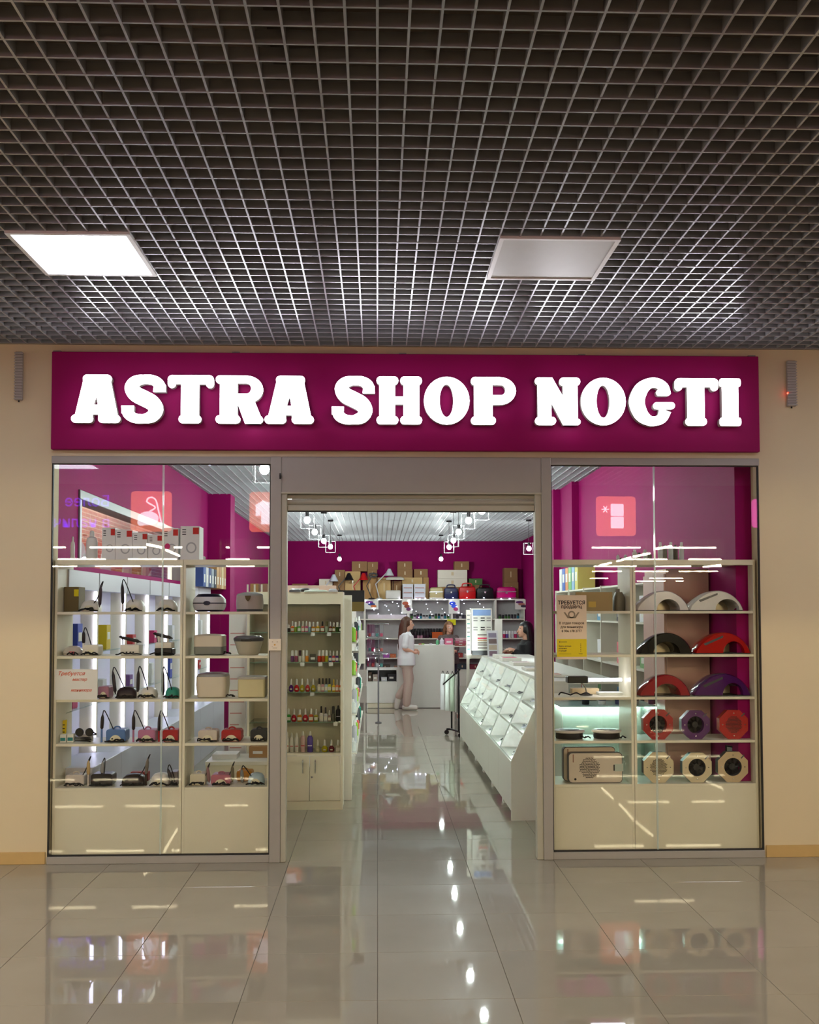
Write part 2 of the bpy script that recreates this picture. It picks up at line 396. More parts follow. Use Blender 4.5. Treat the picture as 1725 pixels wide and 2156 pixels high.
for y, segs in ((1151, ((108, 138), (189, 308), (366, 387), (476, 483), (542, 575), (1395, 1508), (1247, 1349))),
                (1176, ((122, 222), (270, 372), (476, 525), (1317, 1405), (1451, 1544))),
                (1191, ((108, 162), (200, 295), (334, 387), (476, 536), (1251, 1340), (1381, 1456), (1497, 1584))),
                (1202, ((1247, 1310), (1337, 1407), (1430, 1512), (1559, 1600))),
                (1217, ((1228, 1281), (1368, 1438), (700, 800), (900, 1000))),
                (1223, ((1342, 1402), (1424, 1440), (760, 860)))):
    yy = OY-.3; zt = 2.98
    d = ray(800, y); dist = (zt-CAM.z)/d.z*d.y; yy = 2*D-dist
    for a, b in segs:
        p, q = mirrored(a, y, yy), mirrored(b, y, yy)
        tubes.append((p.x, q.x, yy))
for a, b in ((-8.6, -7.4), (-7.0, -5.8), (-5.3, -4.45), (-3.88, -3.18), (-2.27, -1.5), (-1.2, .1), (.5, 1.8), (2.2, 3.2), (4.13, 5.09), (5.8, 7.0), (7.4, 8.6)): tubes.append((a, b, -2.3))  # row behind the floor streaks; doorway tubes are unseen, added for facade light
for a, b in ((-1.1, .1), (.5, 1.7)): tubes.append((a, b, -1.4))     # unseen tubes added close behind the portal to light the facade
for i, (xa, xb, yy) in enumerate(tubes):
    t = thing('tube_light', 'long warm white tube light on the ceiling of the store across the mall', 'light', ((xa+xb)/2, yy, 2.96), 'tube lights of the opposite store')
    h = (xb-xa)/2
    MB().box(-h, h, -.03, .03, .02, .05, .006).build('housing', TUBEB, t); MB().box(-h, h, -.026, .026, -.012, .02, .01, 2).build('tube', TUBE, t)
    for k in (-.7, .7): MB().cyl((h*k, 0, .05), (h*k, 0, .34), .004, n=6).build('hanger', TUBEB, t)
for (a, b) in (((310, 1144), (340, 1150)), ((350, 1156), (377, 1168)), ((1414, 1148), (1382, 1153)), ((1368, 1163), (1335, 1170)), ((1328, 1172), (1300, 1180)), ((1287, 1183), (1263, 1189)), ((1517, 1188), (1482, 1192))):
    ps = []
    for (px, py) in (a, b):
        d = ray(px, py); s = (2.90-CAM.z)/d.z; ps.append(Vector((d.x*s, 2*D-d.y*s, 2.88)))
    t = thing('tube_light', 'slanting warm white tube light on the ceiling of the store across the mall', 'light', ps[0], 'slanting tube lights of the opposite store')
    v = ps[1]-ps[0]
    MB().cyl((0, 0, 0), v, .024, n=8).build('tube', TUBE, t); MB().cyl((0, 0, .03), v+Vector((0, 0, .03)), .02, n=6).build('housing', TUBEB, t)
    for k in (.2, .8): MB().cyl(v*k+Vector((0, 0, .04)), v*k+Vector((0, 0, .42)), .004, n=6).build('hanger', TUBEB, t)
# its lit pictograms and lettering
ICO, ICW, ICM = emis('orange_lightbox', (255, 120, 78), L_ICON, (230, 110, 80)), emis('white_lightbox', (255, 225, 235), L_ICON*1.7), emis('magenta_lightbox', (255, 20, 190), L_ICON*1.1, (220, 20, 170))
PUR = emis('violet_letters', (120, 40, 255), L_ICON*1.0, (120, 50, 220))
def icon(px, py, label, mt, s=.29):
    c = mirrored(px, py, OY); t = thing('pictogram_sign', label, 'sign', (c.x, OY, c.z))
    MB().prism(rrect(-s, s, -s, s, .05), 0, .03, 'Y').build('lightbox', mt, t); return t
t = icon(319, 1077, 'orange square sign with a vacuum cleaner on the fascia across the mall', ICO)
s_ = MB(); s_.prism(ell(-.04, -.1, .15, .10, 20), .03, .034); s_.prism(ell(-.14, -.16, .055, .055, 14), .034, .038)
s_.tube(bez([(-.02, .034, 0), (.06, .034, .06), (-.06, .034, .14), (-.02, .034, .2), (.06, .034, .17), (.1, .034, .04), (.15, .034, -.18)]), .012, 5); s_.box(.1, .2, .03, .036, -.2, -.17)
s_.bm.transform(Matrix.Scale(1, 4)); s_.build('vacuum_symbol', ICW, t)
t = icon(568, 1078, 'orange square sign with a shirt on the fascia across the mall', ICO)
MB().prism([(-.09, .17), (-.2, .1), (-.2, -.06), (-.14, -.06), (-.12, .02), (-.12, -.18), (.12, -.18), (.12, .02), (.14, -.06), (.2, -.06), (.2, .1), (.09, .17), (.04, .14), (-.04, .14)], .03, .036).build('shirt_symbol', ICW, t)
t = icon(1297, 1087, 'orange square sign with a refrigerator on the fascia across the mall', ICO)
s_ = MB(); s_.prism(rrect(-.08, .11, 0, .18, .02), .03, .036); s_.prism(rrect(-.08, .11, -.18, -.01, .02), .03, .036)
for k in range(3):
    a = math.radians(60*k); s_.tube([(-.16-.055*math.cos(a), .034, .10-.055*math.sin(a)), (-.16+.055*math.cos(a), .034, .10+.055*math.sin(a))], .008, 4)
s_.build('fridge_symbol', ICW, t)
t = icon(1613, 1081, 'magenta square sign with a white disc on the fascia across the mall', ICM, .21)
MB().prism(ell(.1, .02, .05, .05, 20), .03, .036).build('disc_symbol', ICW, t)
for body, py in (('Более', 1066), ('в наличии', 1110)):
    c = mirrored(232, py, OY); sgn = text(body, .22, (c.x, OY+.012, c.z), PUR, None, 'LEFT', .01, 'fascia_lettering')
    sgn.rotation_euler = (math.pi/2, 0, math.pi); sgn.data.transform(Matrix.Translation((0, 0, 0)))
    tag(sgn, 'violet lettering %s on the fascia across the mall' % ('Bolee' if py < 1100 else 'v nalichii'), 'lettering')

# ================================================================== ceiling light panels
def light_panel(x0, x1, label, lit, yc=(LY[0]+LY[1])/2, dz=0):
    t = thing('ceiling_panel_light', label, 'light', ((x0+x1)/2, yc, ZC-dz), 'panel lights further along the mall' if dz else None)
    w = .30
    MB().ring(rrect(-w, w, -w, w, .004, 1), rrect(-w+.022, w-.022, -w+.022, w-.022, .002, 1), -.012, .012, 'Z').build('frame', mat('white_panel_frame', (226, 226, 230), .4), t)
    MB().box(-w+.02, w-.02, -w+.02, w-.02, -.006, .004).build('diffuser', emis('lit_diffuser', (235, 240, 255), L_PANEL) if lit else mat('milky_diffuser', (196, 196, 198), .45, vary=.03), t)
    MB().box(-w+.03, w-.03, -w+.03, w-.03, .004, .05).build('housing', DKGREY, t)
light_panel(*LX[0], 'square ceiling panel light that is switched on, glowing white', True)
light_panel(*LX[1], 'square ceiling panel light that is switched off, dull white', False)
for xc in (-6.3, -3.9, 3.3, 5.7): light_panel(xc-.3, xc+.3, 'added out-of-view square ceiling panel light further along the mall', True, 5.02, .02)  # unseen lit panels added to brighten the facade and floor
for xc in (-6.3, -3.8): light_panel(xc-.3, xc+.3, 'added out-of-view square ceiling panel light further along the mall', True, 1.3, .02)

# ================================================================== sign board
SY = D-.05
a, b = P(115, 740, SY), P(1597, 952, SY)
SZ0, SZ1 = 2.803, 3.475
sign = thing('shop_sign', 'magenta shop sign board with glowing white slab letters ASTRA SHOP NOGTI', 'sign', ((a.x+b.x)/2, D, 2.8))
SP = mat('magenta_sign_panel', (146, 0, 86), .6, vary=.03, scale=3, spec=.2)
o = MB().box(-2.222, 2.664, SY, D-.002, SZ0, SZ1, .004).build('board', SP, sign); o.matrix_parent_inverse = Matrix.Translation(-sign.location)
for x in (-2.22, -1.0, .15, 1.4, 2.6):
    o = MB().box(x, x+.05, D-.03, D-.002, SZ1, SZ1+.012).build('bracket', ALU, sign); o.matrix_parent_inverse = Matrix.Translation(-sign.location)
LFACE, LSIDE = emis('glowing_letter_face', (250, 248, 255), L_SIGN), mat('letter_side', (150, 142, 138), .5)
def bar(x0, x1, z0, z1): return (rrect(x0, x1, z0, z1, (z1-z0)*.5, 4), None)
def poly(*p): return (list(p), None)
def arc(cx, cz, rx, rz, a0, a1, n=20): return [(cx+rx*math.cos(math.radians(a0+(a1-a0)*k/n)), cz+rz*math.sin(math.radians(a0+(a1-a0)*k/n))) for k in range(n+1)]
def stroke(pts, hw):
    pts = bez([(x, z, 0) for x, z in pts], 6); Lp, Rp = [], []
    for i, p in enumerate(pts):
        t = (pts[min(i+1, len(pts)-1)]-pts[max(i-1, 0)]).normalized(); n = Vector((-t.y, t.x, 0))
        w = hw(i/(len(pts)-1)) if callable(hw) else hw
        Lp.append(p+n*w); Rp.append(p-n*w)
    out = []
    for i in range(len(pts)-1): out.append(([(v.x, v.y) for v in (Lp[i], Lp[i+1], Rp[i+1], Rp[i])], None))
    return out
def widths(*w):
    def f(t):
        p = t*(len(w)-1); j = min(int(p), len(w)-2); return w[j]+(w[j+1]-w[j])*(p-j)
    return f
def bowl(z0, z1, x0, hx0, hx1, hz0, hz1):     # bowl of P and R with its counter
    rx = (1-x0)*.52; rz = (z1-z0)/2; cz = (z0+z1)/2
    outer = [(x0, z0), (1-rx, z0)]+arc(1-rx, cz, rx, rz, -90, 90, 12)[1:-1]+[(1-rx, z1), (x0, z1)]
    hr = (hz1-hz0)/2; hc = (hz0+hz1)/2
    inner = [(hx0, hz0), (hx1-hr*.3, hz0)]+arc(hx1-hr*.3, hc, hr*.9, hr, -90, 90, 12)[1:-1]+[(hx1-hr*.3, hz1), (hx0, hz1)]
    return (outer, inner)
GL = {
 'A': [poly((.25, .92), (.507, .92), (.507, .573), (.445, .37), (.43, .08), (.06, .08)), poly((.507, .92), (.79, .92), (.96, .08), (.555, .08), (.546, .37), (.507, .573)), poly((.44, .372), (.55, .372), (.56, .18), (.42, .18)), bar(.23, .82, .83, 1), bar(0, .44, 0, .17), bar(.55, 1, 0, .17)],
 'T': [bar(0, 1, .82, 1), bar(0, .17, .735, .99), bar(.83, 1, .735, .99), poly((.29, .08), (.68, .08), (.68, .95), (.29, .95)), bar(.24, .73, 0, .17), poly((.09, .91), (.91, .91), (.91, .998), (.09, .998))],
 'I': [poly((.13, .08), (.87, .08), (.87, .92), (.13, .92)), bar(0, 1, 0, .17), bar(0, 1, .83, 1)],
 'H': [poly((.06, .08), (.41, .08), (.41, .92), (.06, .92)), poly((.59, .08), (.94, .08), (.94, .92), (.59, .92)), bar(0, .48, 0, .17), bar(.52, 1, 0, .17), bar(0, .48, .83, 1), bar(.52, 1, .83, 1), poly((.4, .42), (.6, .42), (.6, .58), (.4, .58))],
 'N': [poly((.06, .08), (.36, .08), (.36, .92), (.06, .92)), poly((.62, .05), (.94, .05), (.94, .92), (.62, .92)), bar(0, .46, 0, .17), bar(0, .3, .85, 1), bar(.54, 1, .83, 1), poly((.08, .999), (.38, .999), (.96, .02), (.9, .0), (.62, .0)), bar(.6, 1, 0, .13)],
 'O': [(ell(.5, .5, .5, .5, 40), ell(.495, .5, .15, .345, 40))],
 'P': [bowl(.42, 1, .3, .46, .70, .62, .84), poly((.07, .08), (.48, .08), (.48, .95), (.07, .95)), bar(0, .55, 0, .17), bar(0, .4, .83, 1)],
 'R': [bowl(.42, 1, .3, .45, .68, .62, .84), poly((.09, .08), (.46, .08), (.46, .95), (.09, .95)), bar(0, .52, 0, .17), bar(0, .4, .83, 1), poly((.44, .47), (.82, .47), (.99, .06), (.95, 0), (.62, 0)), bar(.6, 1, 0, .16)],
 'S': stroke([(.855, .655), (.84, .80), (.71, .895), (.5, .91), (.32, .865), (.235, .74), (.32, .605), (.52, .51), (.70, .415), (.775, .28), (.69, .145), (.5, .09), (.3, .105), (.165, .2), (.145, .35)], widths(.14, .125, .1, .09, .12, .16, .165, .165, .165, .165, .13, .09, .1, .125, .14))+[poly((.72, .65), (.995, .65), (.99, .8), (.73, .8)), poly((.005, .36), (.285, .36), (.275, .2), (.01, .2))],
 'G': stroke([(.80, .66), (.76, .80), (.63, .895), (.46, .895), (.27, .76), (.175, .5), (.26, .24), (.43, .105), (.58, .095), (.72, .16), (.79, .32)], widths(.11, .11, .1, .105, .15, .17, .15, .105, .095, .11, .13))+[bar(.53, 1, .345, .49), bar(.60, .91, .63, .76)],
}
spans = [('A', 150, 253), ('S', 255, 349), ('T', 353, 450), ('R', 454, 554), ('A', 557, 661), ('S', 698, 790), ('H', 793, 889), ('O', 893, 989), ('P', 992, 1087), ('N', 1127, 1222.5), ('O', 1224, 1318), ('G', 1325, 1421.6), ('T', 1422, 1513), ('I', 1516, 1561)]
FY = SY-.075
zt = (P(200, 785.5, FY).z+P(1540, 800, FY).z)/2; zb = (P(200, 887.5, FY).z+P(1540, 898.5, FY).z)/2
for ch, x0, x1 in spans:
    a, b = P(x0, 840, FY).x, P(x1, 840, FY).x
    sc = lambda pts: [(a+(b-a)*u, zb+(zt-zb)*v) for u, v in pts]
    holder = None
    for nm, ya, yb, mt in (('letter', FY, FY+.012, LFACE), ('letter_return', FY+.012, SY-.018, LSIDE)):
        mb = MB()
        for outer, inner in GL[ch]:
            if inner is None: mb.prism(sc(outer), ya, yb)
            else:
                if len(inner) != len(outer): raise ValueError(ch)
                mb.ring(sc(outer), sc(inner), ya, yb)
        o = mb.build(nm, mt, sign if holder is None else holder)
        if holder is None: o.matrix_parent_inverse = Matrix.Translation(-sign.location); holder = o
# ribbed sensor bars, alarm button, hook
def ribbed(px0, px1, py0, py1, label, led):
    c0, c1 = P(px0, py1, D-.03), P(px1, py0, D-.03); w = c1.x-c0.x; h = c1.z-c0.z
    t = thing('ribbed_sensor_bar', label, 'sensor', ((c0.x+c1.x)/2, D, c0.z))
    MB().box(-w/2, w/2, -.028, 0, 0, h, .005).build('housing', mat('sensor_grey', (158, 152, 146), .4), t)
    n = 17
    rb = MB().box(-w/2-.003, w/2+.003, -.036, -.026, 0, h/n*.5, .002).mesh('rib', mat('sensor_rib', (176, 170, 164), .4))
    for k in range(n): link('rib', rb, t, (0, 0, h*k/n+.004))
    if led: MB().sphere((-w/2-.002, -.03, h*.28), .006, u=8, v=6).build('indicator_lamp', emis('red_indicator', (255, 40, 20), 6), t)
    MB().cyl((0, -.014, -.012), (0, -.014, 0), .006, n=8).build('cable_stub', BLACK, t)
ribbed(30, 47, 740, 842, 'grey ribbed sensor bar on the wall beside the start of the sign, no light showing', False)
ribbed(1660, 1677, 759, 855, 'grey ribbed sensor bar on the wall past the end of the sign, red indicator lit', True)
c0, c1 = P(566, 1370, D-.04), P(592, 1345, D-.04); w = c1.x-c0.x; h = c1.z-c0.z
t = thing('wall_button_box', 'small white square button plate on the frame post by the entrance', 'switch', ((c0.x+c1.x)/2, D-.03, c0.z))
MB().box(-w/2, w/2, -.014, 0, 0, h, .003, 2).build('plate', mat('white_switch_plastic', (232, 222, 204), .35), t)
mk = MB(); mk.box(-.02, -.012, -.0155, -.013, h*.72, h*.76); mk.box(.012, .02, -.0155, -.013, h*.72, h*.76); mk.box(-.015, .015, -.0155, -.013, h*.22, h*.25); mk.box(-.02, -.014, -.0155, -.013, h*.32, h*.35)
tag(mk.build('printed_marks', mat('mark_grey', (120, 96, 70), .6), t), kind='stuff')
MB().cyl((0, -.013, h*.5), (0, -.019, h*.5), .006, n=10).build('push_button', mat('amber_button', (214, 160, 60), .4), t)
c0 = P(590, 1002, D-.04)
t = thing('wall_hook', 'small black hook high on the frame post beside the shutter box', 'hook', (c0.x, D-.03, c0.z))
MB().box(-.006, .006, -.006, 0, -.02, .02, .002).build('plate', BLACK, t); MB().tube(bez([(0, -.004, .01), (.004, -.03, .008), (.006, -.034, -.01), (.004, -.02, -.018)]), .004, 6).build('hook_arm', BLACK, t)

# ================================================================== display shelves behind the panes
YF, YK = 6.805, 7.155
LEV = [1.697, 1.394, 1.098, .797, .497]      # tops of the four shelves and of the base
def display_shelf(x0, x1, label):
    t = thing('display_shelf', label, 'shelf unit', ((x0+x1)/2, YF, 0)); h = (x1-x0)/2; d = YK-YF
    for s in (-1, 1): MB().box(s*h-s*.018, s*h, 0, d, 0, 2.057, .001).build('side_panel', CREAM, t)
    MB().box(-h+.018, h-.018, 0, d, 2.02, 2.057, .001).build('top_board', CREAM, t)
    sh = MB().box(-h+.0185, h-.0185, .002, d, -.018, 0, .001).mesh('shelf', CREAM)
    for z in LEV: link('shelf', sh, t, (0, 0, z))
    MB().box(-h+.018, h-.018, .001, .019, 0, LEV[4]-.018).build('base_panel', CREAM, t)
    return t
display_shelf(-2.213, -1.341, 'cream display shelf full of nail drills behind the pane with the handwritten notice')
display_shelf(-1.338, -.738, 'narrow cream display shelf with sterilising baths beside the entrance post')
display_shelf(1.210, 1.784, 'cream display shelf with flat round lamps behind the pane with the yellow card')
display_shelf(1.787, 2.655, 'cream display shelf full of arched lamps and octagonal dust collectors')

def loft(rings, n=4, mb=None, ox=0, oy=0):
    """rings: (hx, hy, z, corner radius[, dx, dy])"""
    mb = mb or MB(); prev = None
    for r in rings:
        hx, hy, z, cr = r[:4]; dx, dy = (r[4:] if len(r) > 4 else (0, 0))
        ring = [mb.bm.verts.new((x+dx+ox, y+dy+oy, z)) for x, y in rrect(-hx, hx, -hy, hy, cr, n)]
        if prev is None: mb.bm.faces.new(ring[::-1])
        else:
            k = len(ring)
            for i in range(k): mb.bm.faces.new((prev[i], prev[(i+1) % k], ring[(i+1) % k], ring[i]))
        prev = ring
    mb.bm.faces.new(prev); return mb
def spot(px0, px1, pyt, row, y=6.86):
    a, b = P(px0, pyt, y), P(px1, pyt, y)
    z = LEV[row] if row >= 0 else 2.057
    return (a.x+b.x)/2, (b.x-a.x), max(.02, a.z-z), z+.001
def coloured(rgb, rough=.38, coat=0): return mat('plastic_%d_%d_%d' % rgb, rgb, rough, coat=coat, spec=.35)
PLATE = mat('cream_control_plate', (232, 224, 190), .35)

def coil(t, x0, x1, y0, y1, seed, n=8, r=.0048, name='cord'):
    q = random.Random(seed); pts = []
    for k in range(n):
        f = k/(n-1); pts.append((x0+(x1-x0)*f+q.uniform(-.012, .012), q.uniform(y0, y1), .0075+(.018*q.random() if k not in (0, n-1) else 0)))
    MB().tube(bez(pts, 5), r, 5).build(name, CORD, t)
def handpiece(t, x, y, z0, z1, lean=0, rgb=(30, 26, 30), lying=None, attach=None):
    m = coloured(rgb, .35)
    a, b = (Vector((x, y, z0)), Vector((x+lean, y, z1))) if lying is None else lying
    d = b-a
    h = MB().tube([a+d*f for f in (0, .08, .16, .5, .8, .92, 1)], [.003, .005, .0115, .0125, .0115, .007, .004], 8).build('handpiece', m, t, True)
    if attach is not None:
        e = Vector(attach); pk = b+Vector((.012, .01, .022)) if lying is None else b+Vector((.02, 0, .0))
        MB().tube(bez([b, pk, (b+e)/2+Vector((.02, .0, -.01)), e], 6), .0036, 5).build('handpiece_cord', CORD, h)
def drill(px0, px1, pyt, row, rgb, label, style='box', plate=True, pen=None, y=6.87, seed=0, handle=True, cord=True, dep=.12):
    cx, w, hh, z = spot(px0, px1, pyt, row, y)
    t = thing('nail_drill', label, 'nail drill', (cx, y, z)); m = coloured(rgb); h = w/2; bh = hh*(.86 if handle and style == 'box' else 1)
    if style == 'box':
        mb = MB(); mb.prism(rrect(-h, h, 0, bh, min(h, bh)*.28, 4), .006, dep); mb.prism(rrect(-h*.95, h*.95, bh*.04, bh*.96, min(h, bh)*.26, 4), 0, .006)
        mb.build('body', m, t, True)
    elif style == 'dome':
        loft([(h*.98, dep/2, 0, .03), (h, dep/2, bh*.3, .03), (h*.9, dep*.46, bh*.66, .03), (h*.66, dep*.36, bh*.9, .025), (h*.3, dep*.2, bh, .02)], oy=dep/2).build('body', m, t, True)
    else:
        MB().prism([(0, 0), (dep, 0), (dep, bh*.9), (dep*.75, bh), (dep*.5, bh), (0, bh*.35)], -h, h, 'X').build('body', m, t)
    if plate:
        pw, ph = h*.62, bh*.52
        fy = -.002 if style != 'dome' else .0
        MB().prism([(-pw, .004)]+[(pw*math.cos(a), .004+ph*math.sin(a)) for a in (math.radians(180-15*k) for k in range(1, 12))]+[(pw, .004)], fy-.002, fy+.012).build('control_plate', PLATE, t)
        kn = MB().cyl((0, 0, 0), (0, -.008, 0), .0055, n=8).mesh('knob', BLACK)
        for k, (kx, kz) in enumerate(((-.5, .32), (0, .22), (.45, .22))): link('knob', kn, t, (pw*kx, fy-.002, bh*kz*.9))
    if handle and style == 'box':
        MB().tube(bez([(-h*.3, dep*.4, bh-.004), (-h*.26, dep*.4, bh+hh*.1), (0, dep*.4, bh+hh*.15), (h*.26, dep*.4, bh+hh*.1), (h*.3, dep*.4, bh-.004)], 4), .005, 6).build('handle', m, t, True)
    if pen:
        ppx, py0, py1 = pen[:3]; lean = pen[3] if len(pen) > 3 else 0; prgb = pen[4] if len(pen) > 4 else (34, 28, 32)
        yp = y+(pen[5] if len(pen) > 5 else .02); a, b = P(ppx, py0, yp), P(ppx, py1, yp)
        handpiece(t, b.x-cx-lean, yp-y, max(.012, b.z-z), a.z-z, lean, prgb, attach=(h*.5*(-1 if b.x > cx else 1)*.4, .01, .012))
        if b.z-z > .03: MB().cyl((b.x-cx-lean, yp-y, 0), (b.x-cx-lean, yp-y, b.z-z+.01), .007, n=8).build('holder', m, t)
    if cord:
        coil(t, -h*.95, h*.98, -.035, -.008, seed+px0, 9); coil(t, -h*.9, h*.95, -.03, -.006, seed+px0+500, 7)
    return t
# --- first shelf, top row
def carton(name, label, px0, px1, pyt, row, rgb, dep=.14, y=6.9, sticker=None, cat='box', bev=.002):
    cx, w, hh, z = spot(px0, px1, pyt, row, y)
    t = thing(name, label, cat, (cx, y, z)); MB().box(-w/2, w/2, 0, dep, 0, hh, bev).build('carton', coloured(rgb, .6, 0), t)
    if sticker:
        (u0, u1, v0, v1, srgb) = sticker
        MB().box(-w/2+w*u0, -w/2+w*u1, -.001, .002, hh*v0, hh*v1).build('sticker', coloured(srgb, .5, 0), t)
    return t, w, hh
carton('olive_box', 'olive brown box with a yellow price sticker on the topmost shelf', 135, 166, 1236, 0, (112, 96, 60), .15, 6.93, (.68, .99, .62, .9, (232, 214, 20)))
WHT, DKR = (226, 220, 206), (60, 18, 22)
drill(167, 207, 1264, 0, WHT, 'low white nail drill beside the olive box on the topmost shelf', 'dome', True, (212, 1232, 1279, .008, (74, 62, 70)), seed=1)
drill(262, 300, 1262, 0, WHT, 'white rounded nail drill between two others on the topmost shelf', 'dome', True, (257, 1228, 1275, -.006, (40, 34, 40)), seed=2)
drill(330, 369, 1262, 0, WHT, 'white rounded nail drill next to the partition on the topmost shelf, no handpiece', 'dome', True, None, seed=3)
# --- second row
cx, w, hh, z = spot(124, 173, 1361, 1)
t = thing('dome_cover', 'flat silvery oval device at the end of the second shelf', 'device', (-2.121, 6.935, z)); w = .138
loft([(w/2*.96, .07, 0, .06), (w/2, .075, hh*.3, .06), (w/2*.8, .06, hh*.75, .05), (w/2*.4, .03, hh, .02)]).build('shell', coloured((196, 186, 176), .25), t, True)
MB().box(-.01, .03, -.074, -.07, hh*.2, hh*.45, .002).build('badge', coloured((196, 70, 80), .4), t); coil(t, -.02, .055, -.098, -.09, 5)
drill(174, 207, 1358, 1, WHT, 'white box nail drill with an upright black handpiece and looped cord on the second shelf', 'box', True, (176, 1329, 1357, .0), seed=4, handle=False)
def cradle_drill(px0, px1, pyt, row, rgb, label, pen0, pen1, base=None, seed=0):
    y = 6.87; cx, w, hh, z = spot(px0, px1, pyt, row, y); t = thing('nail_drill', label, 'nail drill', (cx, y, z)); h = w/2; m = coloured(rgb)
    z0 = 0
    if base: MB().box(-h*1.1, h*1.1, 0, .12, 0, hh*.55, .006).build('base', coloured(base), t); z0 = hh*.55
    MB().box(-h, h, .0, .11, z0, hh, .006, 2).build('body', m, t, True)
    a, b = P(*pen0, y+.05), P(*pen1, y+.05); a = Vector((a.x-cx, .05, a.z-z)); b = Vector((b.x-cx, .05, b.z-z))
    for f in (.3, .75):
        q = a.lerp(b, f); MB().box(q.x-.006, q.x+.006, .042, .058, hh-.004, q.z-.004).build('cradle', m, t)
    handpiece(t, 0, 0, 0, 0, lying=(b, a), attach=(-h, .02, .012), rgb=(40, 34, 30))
    if not base:
        kn = MB().cyl((0, 0, 0), (0, -.008, 0), .006, n=8).mesh('knob', BLACK)
        for kx in (-.3, .1, .4): link('knob', kn, t, (h*kx, 0, hh*.3))
    coil(t, -h*1.5, h*1.2, -.03, -.008, seed); return t
cradle_drill(253, 293, 1358, 1, WHT, 'white nail drill with a brown handpiece lying on its cradle on the second shelf', (251, 1341), (298, 1352), seed=6)
cradle_drill(327, 361, 1353, 1, WHT, 'white nail drill on a black base with a black handpiece lying on top', (323, 1334), (364, 1344), (26, 24, 26), seed=7)
# --- third row
a, b = P(114, 1473, 6.79), P(205, 1409, 6.79)
t = thing('handwritten_notice', 'white sheet with orange handwriting leaning against the third shelf', 'notice', ((a.x+b.x)/2, 6.797, LEV[2]))
w, h = b.x-a.x, b.z-LEV[2]
MB().box(-w/2, w/2, -.0015, .0, 0, h).build('sheet', PAPER, t)
INK = coloured((226, 84, 40), .6, 0)
text('Требуется', .036, (-w*.12, -.002, h*.80), INK, t, 'CENTER', .01, shear=.35); text('мастер', .028, (w*.08, -.002, h*.62), INK, t, 'CENTER', .01, shear=.35); text('маникюра', .028, (w*.12, -.002, h*.27), INK, t, 'CENTER', .01, shear=.35)
drill(206, 229, 1446, 2, (176, 120, 142), 'dusky pink nail drill half hidden by the handwritten notice', 'box', True, None, seed=8, handle=False)
drill(243, 286, 1447, 2, (34, 16, 20), 'glossy black domed nail drill in the middle of the third shelf', 'dome', False, (237, 1413, 1462, -.02), seed=9)
drill(293, 327, 1448, 2, WHT, 'white domed nail drill with a curled black cord on the third shelf', 'dome', True, (291, 1411, 1460, .003), seed=10)
drill(346, 375, 1448, 2, (20, 140, 116), 'teal green domed nail drill beside the partition on the third shelf', 'dome', False, (342, 1412, 1464, -.006), seed=11)
# --- fourth row
a, b = P(126, 1548, 6.95), P(140, 1515, 6.95)
t = thing('yellow_card', 'upright yellow card with dark print on the fourth shelf', 'card', ((a.x+b.x)/2, 6.95, LEV[3]))
w = b.x-a.x; MB().prism([(-w/2, 0), (w/2-.004, 0), (w/2+.004, b.z-LEV[3]), (-w/2+.006, b.z-LEV[3]-.01)], 0, .002).build('card', coloured((226, 200, 20), .6, 0), t)
for k in range(3): MB().box(-w*.25, w*.25, -.0006, 0, .06+.025*k, .066+.025*k).build('printed_line', BLACK, t)
for k, (x0, x1, yt) in enumerate(((126, 139, 1547), (141, 155, 1546))):
    carton('small_carton', ['small white and teal carton below the yellow card', 'small white and teal carton next to the coiled black cable'][k], x0, x1, yt, 3, (226, 226, 214), .05, 6.87, (.1, .9, .2, .6, (30, 130, 130)))
cx, w, hh, z = spot(150, 190, 1537, 3, 6.86)
t = thing('magnifier_goggles', 'black goggles with a coiled cable at the end of the fourth shelf', 'goggles', (cx+.014, 6.9, z))
for s in (-1, 1): MB().lathe([(.026, -.01), (.03, 0), (.024, .02)], (s*.034, .0, hh*.75), 14, 'Y').build('lens_cup', BLACK, t, True)
MB().tube(bez([(-.05, .02, hh*.75), (-.06, .06, hh*.5), (0, .09, hh*.4), (.06, .06, hh*.5), (.05, .02, hh*.75)]), .006, 6).build('head_band', BLACK, t)
MB().box(-.03, .05, .02, .05, 0, hh*.55, .006).build('battery_box', coloured((200, 196, 190)), t)
MB().tube([((.05+.004*k % .01)*math.cos(k*.55), -.035+.02*math.sin(k*.55)*.6, .006+.0011*k) for k in range(30)], .004, 5).build('coiled_cable', CORD, t)
drill(223, 264, 1532, 3, (84, 122, 176), 'blue boxy nail drill with a cream control plate on the fourth shelf', 'box', True, (216, 1504, 1538, .006), seed=12)
drill(290, 327, 1533, 3, (186, 116, 150), 'pink boxy nail drill tangled in black cord on the fourth shelf', 'box', True, (281, 1504, 1540, .0), seed=13)
drill(342, 375, 1533, 3, (176, 22, 32), 'red boxy nail drill beside the partition on the fourth shelf', 'box', True, (336, 1504, 1542, .004), seed=14)
